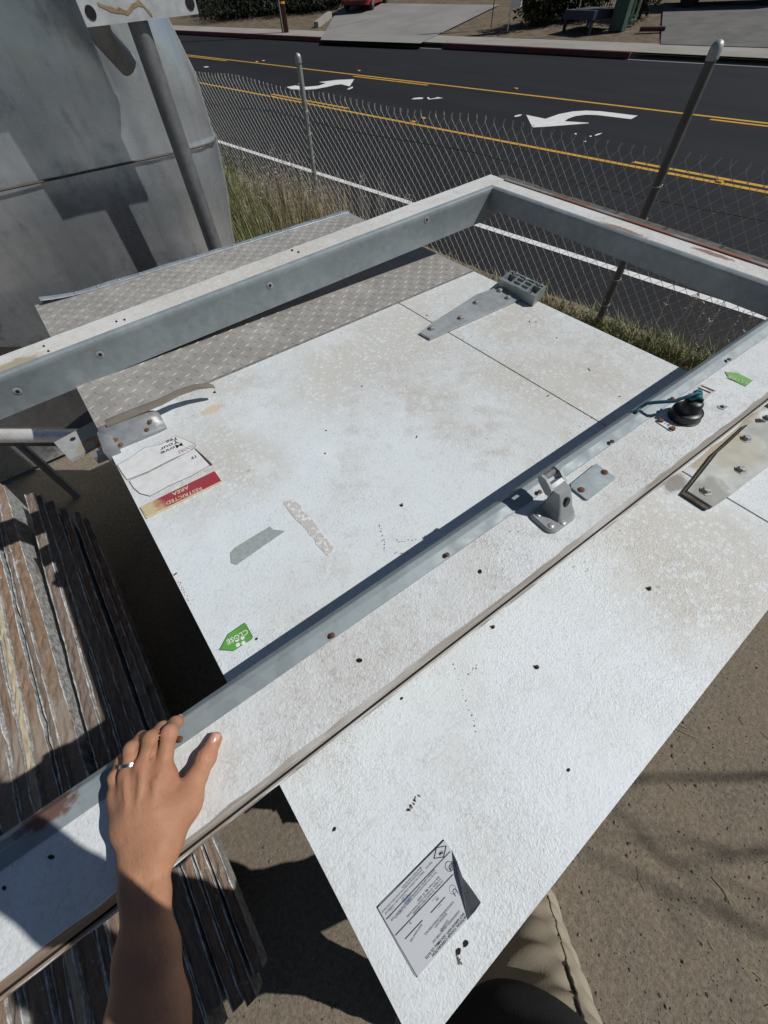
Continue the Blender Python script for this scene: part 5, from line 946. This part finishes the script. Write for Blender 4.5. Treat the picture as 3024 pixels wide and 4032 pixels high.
# ---- fingers bent over the lip
FG = dict(i=[J['i'], U((668, 2884), 1.199), U((690, 2848), 1.179), U((706, 2838), 1.160)], m=[J['m'], U((598, 2908), 1.203), U((640, 2868), 1.180), U((655, 2866), 1.156)],
          r=[J['r'], U((522, 2948), 1.198), U((560, 2905), 1.176), U((580, 2900), 1.152)], l=[J['l'], U((459, 3058), 1.186), U((480, 2995), 1.172), U((500, 2975), 1.150)])
RR = dict(i=(.0118, .0104, .0092, .0080), m=(.0120, .0106, .0093, .0080), r=(.0114, .0101, .0088, .0076), l=(.0104, .0092, .0079, .0068))
FIN = SDF((-.40, .10, 1.12), (-.10, .335, 1.26), .0017)
for k_ in 'lrmi':
    q, r_ = FG[k_], [x*.9 for x in RR[k_]]; G = SDF((-.40, .10, 1.12), (-.10, .335, 1.26), .0017)
    G.cone(q[0], q[1], r_[0], r_[1]*.94, .004); G.cone(q[1], q[2], r_[1]*.95, r_[2], .004); G.cone(q[2], q[3], r_[2], r_[3], .004); G.cone(q[1]+[0, -.001, .0015], q[1]+[0, -.003, .001], r_[1]*.97, r_[1]*.95, .004)
    G.cone(q[0]+[0, .0005, .003], q[0]+[0, -.004, .002], r_[0]*.98, r_[0]*.9, .006)
    hh = np.maximum(.0008-np.abs(FIN.D-G.D), 0)/.0008; FIN.D = np.minimum(FIN.D, G.D)-hh*hh*.0002
off = np.round((FIN.lo-H.lo)/H.h).astype(int); sl = tuple(slice(max(o, 0), min(o+nn_, hn)) for o, nn_, hn in zip(off, FIN.n, H.n)); A = H.D[sl]; B = FIN.D[tuple(slice(s_.start-o, s_.stop-o) for s_, o in zip(sl, off))]
k2 = .0035; hh = np.maximum(k2-np.abs(A-B), 0)/k2; H.D[sl] = np.minimum(A, B)-hh*hh*k2*.25
# creases between neighbouring fingers
for a, b in (('i', 'm'), ('m', 'r'), ('r', 'l')):
    p = (FG[a][0]+FG[b][0])/2; q = (FG[a][1]+FG[b][1])/2; H.cone(p+[0, .006, .011], q+[0, 0, .002], .0010, .0034, .0015, 'sub'); H.cone((p+q)/2+[0, 0, .006], q+[0, .006, -.006], .0018, .0034, .0015, 'sub')
# tendons and veins on the back of the hand
for k_, w_ in (('i', wr[1]), ('m', wr[0]*.4+wr[1]*.6), ('r', wr[0]*.65+wr[1]*.35)):
    H.cone(J[k_]+[0, -.006, .0120], J[k_]*.45+w_*.55+[0, 0, .0152], .0030, .0024, .004)
v0 = J['m']*.5+J['i']*.5+[0, -.016, .0115]
for P in ([v0, v0*.6+wr[1]*.4+[.004, 0, .005], wr[1]+[-.006, .006, .0135]], [J['r']*.5+J['l']*.5+[0, -.014, .011], J['r']*.5+wr[0]*.5+[.002, 0, .0150], wr[0]+[.006, 0, .0130]], [v0*.6+wr[1]*.4+[.004, 0, .006], J['r']*.45+wr[0]*.55+[.006, 0, .0155]], [wl1+[-.004, 0, .0132], fa2+[-.008, 0, .0180], fb2+[-.010, 0, .0230]]):
    for a, b in zip(P[:-1], P[1:]): H.cone(a, b, .0022, .0022, .003)
# knuckle and thumb creases
for c_, d_ in ((th[3], th[3]-th[2]), (FG['i'][1], FG['i'][1]-FG['i'][0]), (FG['m'][1], FG['m'][1]-FG['m'][0])):
    d_ = _n(d_); s_ = _n(np.cross(d_, [0, 0, 1]))
    for o_ in (-.0026, 0, .0028): H.cone(c_+d_*o_+s_*.006+[0, 0, .0108], c_+d_*o_-s_*.006+[0, 0, .0112], .0006, .0006, .0012, 'sub')
V1, F1 = H.mesh(); V1 = smooth(V1, F1, 2)
# ---- the rest of the body
Bd = SDF((-.58, -.72, GZ-.01), (.36, .06, 1.80), .009)
def sym(cx): return cx
sh_l, sh_r = np.array([-.315, -.47, 1.18]), np.array([.035, -.47, 1.20]); hipL, hipR = np.array([-.235, -.50, .66]), np.array([-.060, -.50, .66])
for a, b, ra, rb in ((hipL, [-.255, -.49, 1.08], .095, .095), (hipR, [-.025, -.49, 1.09], .095, .095), ([-.14, -.47, .68], [-.14, -.48, 1.08], .12, .115), (sh_l, sh_r, .06, .06), ([-.14, -.47, 1.18], [-.14, -.445, 1.29], .062, .055)): Bd.cone(a, b, ra, rb, .04)
hd = np.array([-.14, -.425, 1.405]); Bd.cone(hd+[0, -.01, .025], hd+[0, .015, -.045], .088, .064, .03, sc=(.92, 1.05, 1.1)); Bd.cone(hd+[0, .075, -.005], hd+[0, .092, -.028], .009, .013, .014)
for s_ in (-1, 1): Bd.cone(hd+[s_*.080, -.008, -.01], hd+[s_*.088, -.014, .02], .012, .015, .01); Bd.cone(hd+[s_*.03, .076, .02], hd+[s_*.012, .078, .022], .008, .008, .012)
Bd.cone(hd+[-.018, .076, -.058], hd+[.018, .076, -.058], .008, .008, .01)
knR, anR, knL, anL = np.array([.105, -.445, .22]), np.array([.165, -.53, -.14]), np.array([-.27, -.45, .22]), np.array([-.30, -.53, -.14])
for a, b, c_ in ((hipR, knR, anR), (hipL, knL, anL)): Bd.cone(a, b, .085, .055, .03); Bd.cone(b, c_, .055, .038, .03)
elR, wrR, hR = np.array([.04, -.36, 1.44]), np.array([-.022, -.150, 1.635]), np.array([-.058, -.072, 1.665])
Bd.cone(sh_r, elR, .052, .042, .03); Bd.cone(elR, wrR, .046, .036, .02); Bd.cone(wrR, hR, .037, .042, .02)
Bd.cone(sh_l, [-.34, -.235, 1.178], .052, .044, .03)
fy_ = ROT @ np.array([0, 1., 0]); fx_ = ROT @ np.array([1., 0, 0]); fz_ = ROT @ np.array([0, 0, 1.]); PH = np.array([0, 0, CAMZ]) - fz_*.009 - fx_*.018 + fy_*.052
for k in range(4): b0 = PH - fx_*.028 + fy_*(-.002+.022*k) - fz_*.02; b1 = PH - fx_*.043 + fy_*(.0+.020*k) - fz_*.006; Bd.cone(hR-fx_*.01+fy_*(-.02+.012*k), b0, .013, .0105, .008); Bd.cone(b0, b1, .0105, .009, .006)
Bd.cone(hR, PH+fx_*.030+fy_*.03-fz_*.022, .02, .012, .01); Bd.cone(PH+fx_*.030+fy_*.03-fz_*.022, PH+fx_*.044-fz_*.006, .012, .010, .006)
V2, F2 = Bd.mesh(); V2 = smooth(V2, F2, 1)
mb = MB(); mb.v = [tuple(v) for v in V1] + [tuple(v) for v in V2]; mb.f = [tuple(map(int, q)) for q in F1] + [tuple(map(int, q+len(V1))) for q in F2]; mb.m = [0]*len(mb.f)
obj('body', mb, M_skin2, man, smooth=True)
# nails and ring
M_nail = plain('nail', (.60, .33, .26), .22, 0, .1, 90, bump=0, spec=.6)
def nail(c, d, up, ln, wd):
    d = _n(np.array(d)); up = np.array(up, float); up = _n(up-d*(up@d)); s_ = np.cross(d, up); m2 = MB(); N, M_ = 7, 7
    for i in range(N+1):
        for j in range(M_+1):
            u, v = 2*i/N-1, 2*j/M_-1; wq = wd*(1-.25*max(0, abs(u)-.3)**2)*math.sqrt(max(0, 1-.55*max(0, -u)**3)); m2.v.append(tuple(c + d*u*ln + s_*v*wq + up*(-.0034*v*v-.0008*u*u)))
    m2.f = [(i*(M_+1)+j, (i+1)*(M_+1)+j, (i+1)*(M_+1)+j+1, i*(M_+1)+j+1) for i in range(N) for j in range(M_)]; m2.m = [0]*len(m2.f); return obj('fingernail', m2, M_nail, man, smooth=True)
td = th[4]-th[3]; tv = np.array([0, 0, CAMZ])-th[4]; tv = _n(tv)*.55+np.array([0, 0, .6]); td_ = _n(td); tu = _n(tv-td_*(tv@td_)); nail(th[4]-td_*.0005+tu*.0101, td, tu, .0072, .0062)
iq = FG['i']; nd_ = _n(iq[3]-iq[2]); nu = np.array([.55, .55, .5]); nu = _n(nu-nd_*(nu@nd_)); nail(iq[3]-nd_*.001+nu*.0084, nd_, nu, .0055, .0048)
rp_ = FG['r'][0]*.62+FG['r'][1]*.38; rd = _n(FG['r'][1]-FG['r'][0]); ra_ = _n(np.cross(rd, [0, 0, 1])); rb_ = np.cross(ra_, rd); mb = MB(); R_ = .0116
prf = [(-.0020, 0), (-.0018, .0008), (.0018, .0008), (.0020, 0), (.0018, -.0008), (-.0018, -.0008)]; N = 36; rp_ = rp_ + rb_*.0012
for i in range(N):
    a = 2*math.pi*i/N; e_ = ra_*math.cos(a)+rb_*math.sin(a)
    for l_, q in prf: mb.v.append(tuple(rp_+rd*l_+e_*(R_*.98+q)))
mb.f = [(i*6+k, i*6+(k+1) % 6, ((i+1) % N)*6+(k+1) % 6, ((i+1) % N)*6+k) for i in range(N) for k in range(6)]; mb.m = [0]*len(mb.f)
obj('ring', mb, galv('silver_ring', (.66, .67, .68), .18, 1, streak=False), man, smooth='auto')
# clothes
def garment(name, m, prims, lo, hi, h, cut, fold, it=1, par=man):
    G = SDF(lo, hi, h)
    for q in prims: G.cone(*q[:4], q[4] if len(q) > 4 else .035)
    X, Y, Z = np.meshgrid(*G.ax, indexing='ij', sparse=True); G.D = (G.D + fold(X, Y, Z)).astype(np.float32)
    if cut is not None: G.D = np.maximum(G.D, cut(X, Y, Z)).astype(np.float32)
    V, Fq = G.mesh(); V = smooth(V, Fq, it); mb = MB(); mb.v = [tuple(v) for v in V]; mb.f = [tuple(map(int, q)) for q in Fq]; mb.m = [0]*len(mb.f); return obj(name, mb, m, par, smooth=True)
n = NT('charcoal_knit'); M_shirt = n.out(n.mix(n.ramp(n.noise(9, 4), .4, .65), (.030, .031, .034), (.021, .022, .025)), .9, 0, n.bump(n.noise(420, 2), .5, .0012), .2)
garment('shirt', M_shirt, [(hipL+[0, .012, .05], [-.255, -.485, 1.08], .112, .108, .05), (hipR+[-.005, .010, .05], [-.025, -.485, 1.09], .108, .108, .05), ([-.125, -.450, .735], [-.14, -.47, 1.08], .150, .128, .05), (sh_l, sh_r, .070, .070, .05), ([-.14, -.47, 1.16], [-.14, -.46, 1.235], .075, .07, .03), (sh_r, sh_r*.42+elR*.58, .064, .058, .03), (sh_l, [-.328, -.34, 1.178], .064, .058, .03)],
        (-.46, -.70, .56), (.26, -.14, 1.36), .0075, lambda X, Y, Z: np.maximum(.685+.02*np.sin(X*14)-Z, (Z-1.245)*(np.abs(X+.14) < .075)-.2*(np.abs(X+.14) >= .075)), lambda X, Y, Z: .004*np.sin(X*38+6*np.sin(Z*11)+Y*20)*np.clip((1.0-Z)*3, .2, 1))
n = NT('khaki_twill'); M_khaki = n.out(n.mix(n.ramp(n.noise(12, 5), .35, .68), (.37, .32, .245), (.30, .26, .195)), .85, 0, n.bump(n.noise(300, 2, .5, n.mapv((1, 1, .4))), .4, .0012), .2)
kfold = lambda X, Y, Z: .0042*np.sin(Z*55+6*np.sin(X*15+1)+14*Y)*np.clip(1.1-np.abs(Z-.55)*2.2, .15, 1)+.0016*np.sin(Z*95+X*40+5*np.sin(Y*20))
tr = garment('trousers', M_khaki, [(hipL, hipR, .108, .108, .05), (hipL, knL, .098, .076, .05), (knL, anL, .074, .062, .03), (hipR, knR, .110, .083, .05), (hipR+[-.05, .03, -.05], knR+[-.06, .01, .1], .10, .075, .05), (knR, anR, .077, .062, .03)], (-.44, -.70, -.2), (.28, -.30, .80), .007, lambda X, Y, Z: np.maximum(-.155-Z, Z-.74), kfold)
M_shoe = plain('brown_shoe', (.06, .042, .03), .6, 0, .3, 20, 60)
for a_ in (anL, anR):
    G = SDF((a_[0]-.09, a_[1]-.11, GZ-.01), (a_[0]+.12, a_[1]+.27, GZ+.2), .006); f_ = np.array([.03 if a_ is anR else -.02, .19, 0])
    p0 = np.array([a_[0], a_[1]-.03, GZ+.045]); G.cone(p0, p0+f_, .043, .036, .03); G.cone(p0+[0, .02, .0], [a_[0], a_[1], GZ+.12], .045, .045, .03)
    X, Y, Z = np.meshgrid(*G.ax, indexing='ij', sparse=True); G.D = np.maximum(G.D, GZ+.004-Z).astype(np.float32); V, Fq = G.mesh(); mb = MB(); mb.v = [tuple(v) for v in V]; mb.f = [tuple(map(int, q)) for q in Fq]; mb.m = [0]*len(mb.f); obj('shoe', mb, M_shoe, man, smooth=True)
TV = np.array([tuple(v.co) for v in tr.data.vertices]) + np.array(man.location); TC = (TV-[0, 0, CAMZ]) @ ROT; ok = TC[:, 2] > .05; TP = np.full((len(TV), 2), 9e9); TP[ok] = np.array([CX, CY]) + F*TC[ok, :2]/TC[ok, 2:3]; TD = np.linalg.norm(TV-[0, 0, CAMZ], axis=1)
def on_leg(p):
    d = np.linalg.norm(TP-np.array(p), axis=1); near = d < 24; i = np.where(near)[0] if near.any() else np.array([d.argmin()]); j = i[TD[i].argmin()]; return TV[j] + _n(np.array([0, 0, CAMZ])-TV[j])*.0022
P = [on_leg((2236+(2306-2236)*t + 14*math.sin(t*3), 3770+(4060-3770)*t)) for t in np.linspace(0, 1, 12)]; mb = MB(); mb.tube(P, [.0016]+[.0034]*10+[.003], 6); obj('pocket_zip', mb, M_black, tr)
P = [on_leg((2178+(2330-2178)*t, 3520+(4060-3520)*t)) for t in np.linspace(0, 1, 24)]; mb = MB(); mb.tube(P, .0016, 5); obj('side_seam', mb, plain('seam_stitch', (.20, .165, .12), .9, 0, .3, 200), tr)
G = SDF((hd[0]-.13, hd[1]-.15, hd[2]-.12), (hd[0]+.13, hd[1]+.12, hd[2]+.15), .006); G.cone(hd+[0, -.018, .034], hd+[0, -.03, -.02], .094, .082, .02); X, Y, Z = np.meshgrid(*G.ax, indexing='ij', sparse=True); G.D = np.maximum(G.D + .003*np.sin(X*120)*np.sin(Y*90), (Y-hd[1])*.7-(Z-hd[2])*.5-.012).astype(np.float32); V, Fq = G.mesh(); mb = MB(); mb.v = [tuple(v) for v in V]; mb.f = [tuple(map(int, q)) for q in Fq]; mb.m = [0]*len(mb.f); obj('hair', mb, plain('brown_hair', (.04, .025, .016), .6, 0, .4, 60, 200, .6), man, smooth=True)
for s_ in (-1, 1): mb = MB(); mb.lathe(hd+[s_*.03, .070, .006], [(.011, 0), (.009, .006), (.004, .009)], 12, (0, 1, 0)); obj('eye', mb, M_white, man, smooth=True)
# the phone that takes the picture (behind the lens)
ph = thing('phone', 'dark phone held up over the frame by the person', 'phone', PH); mb = MB(); mb.bevbox(PH, (.036, .074, .004), .003, np.array([fx_, fy_, fz_]).T); obj('case', mb, M_black, ph)
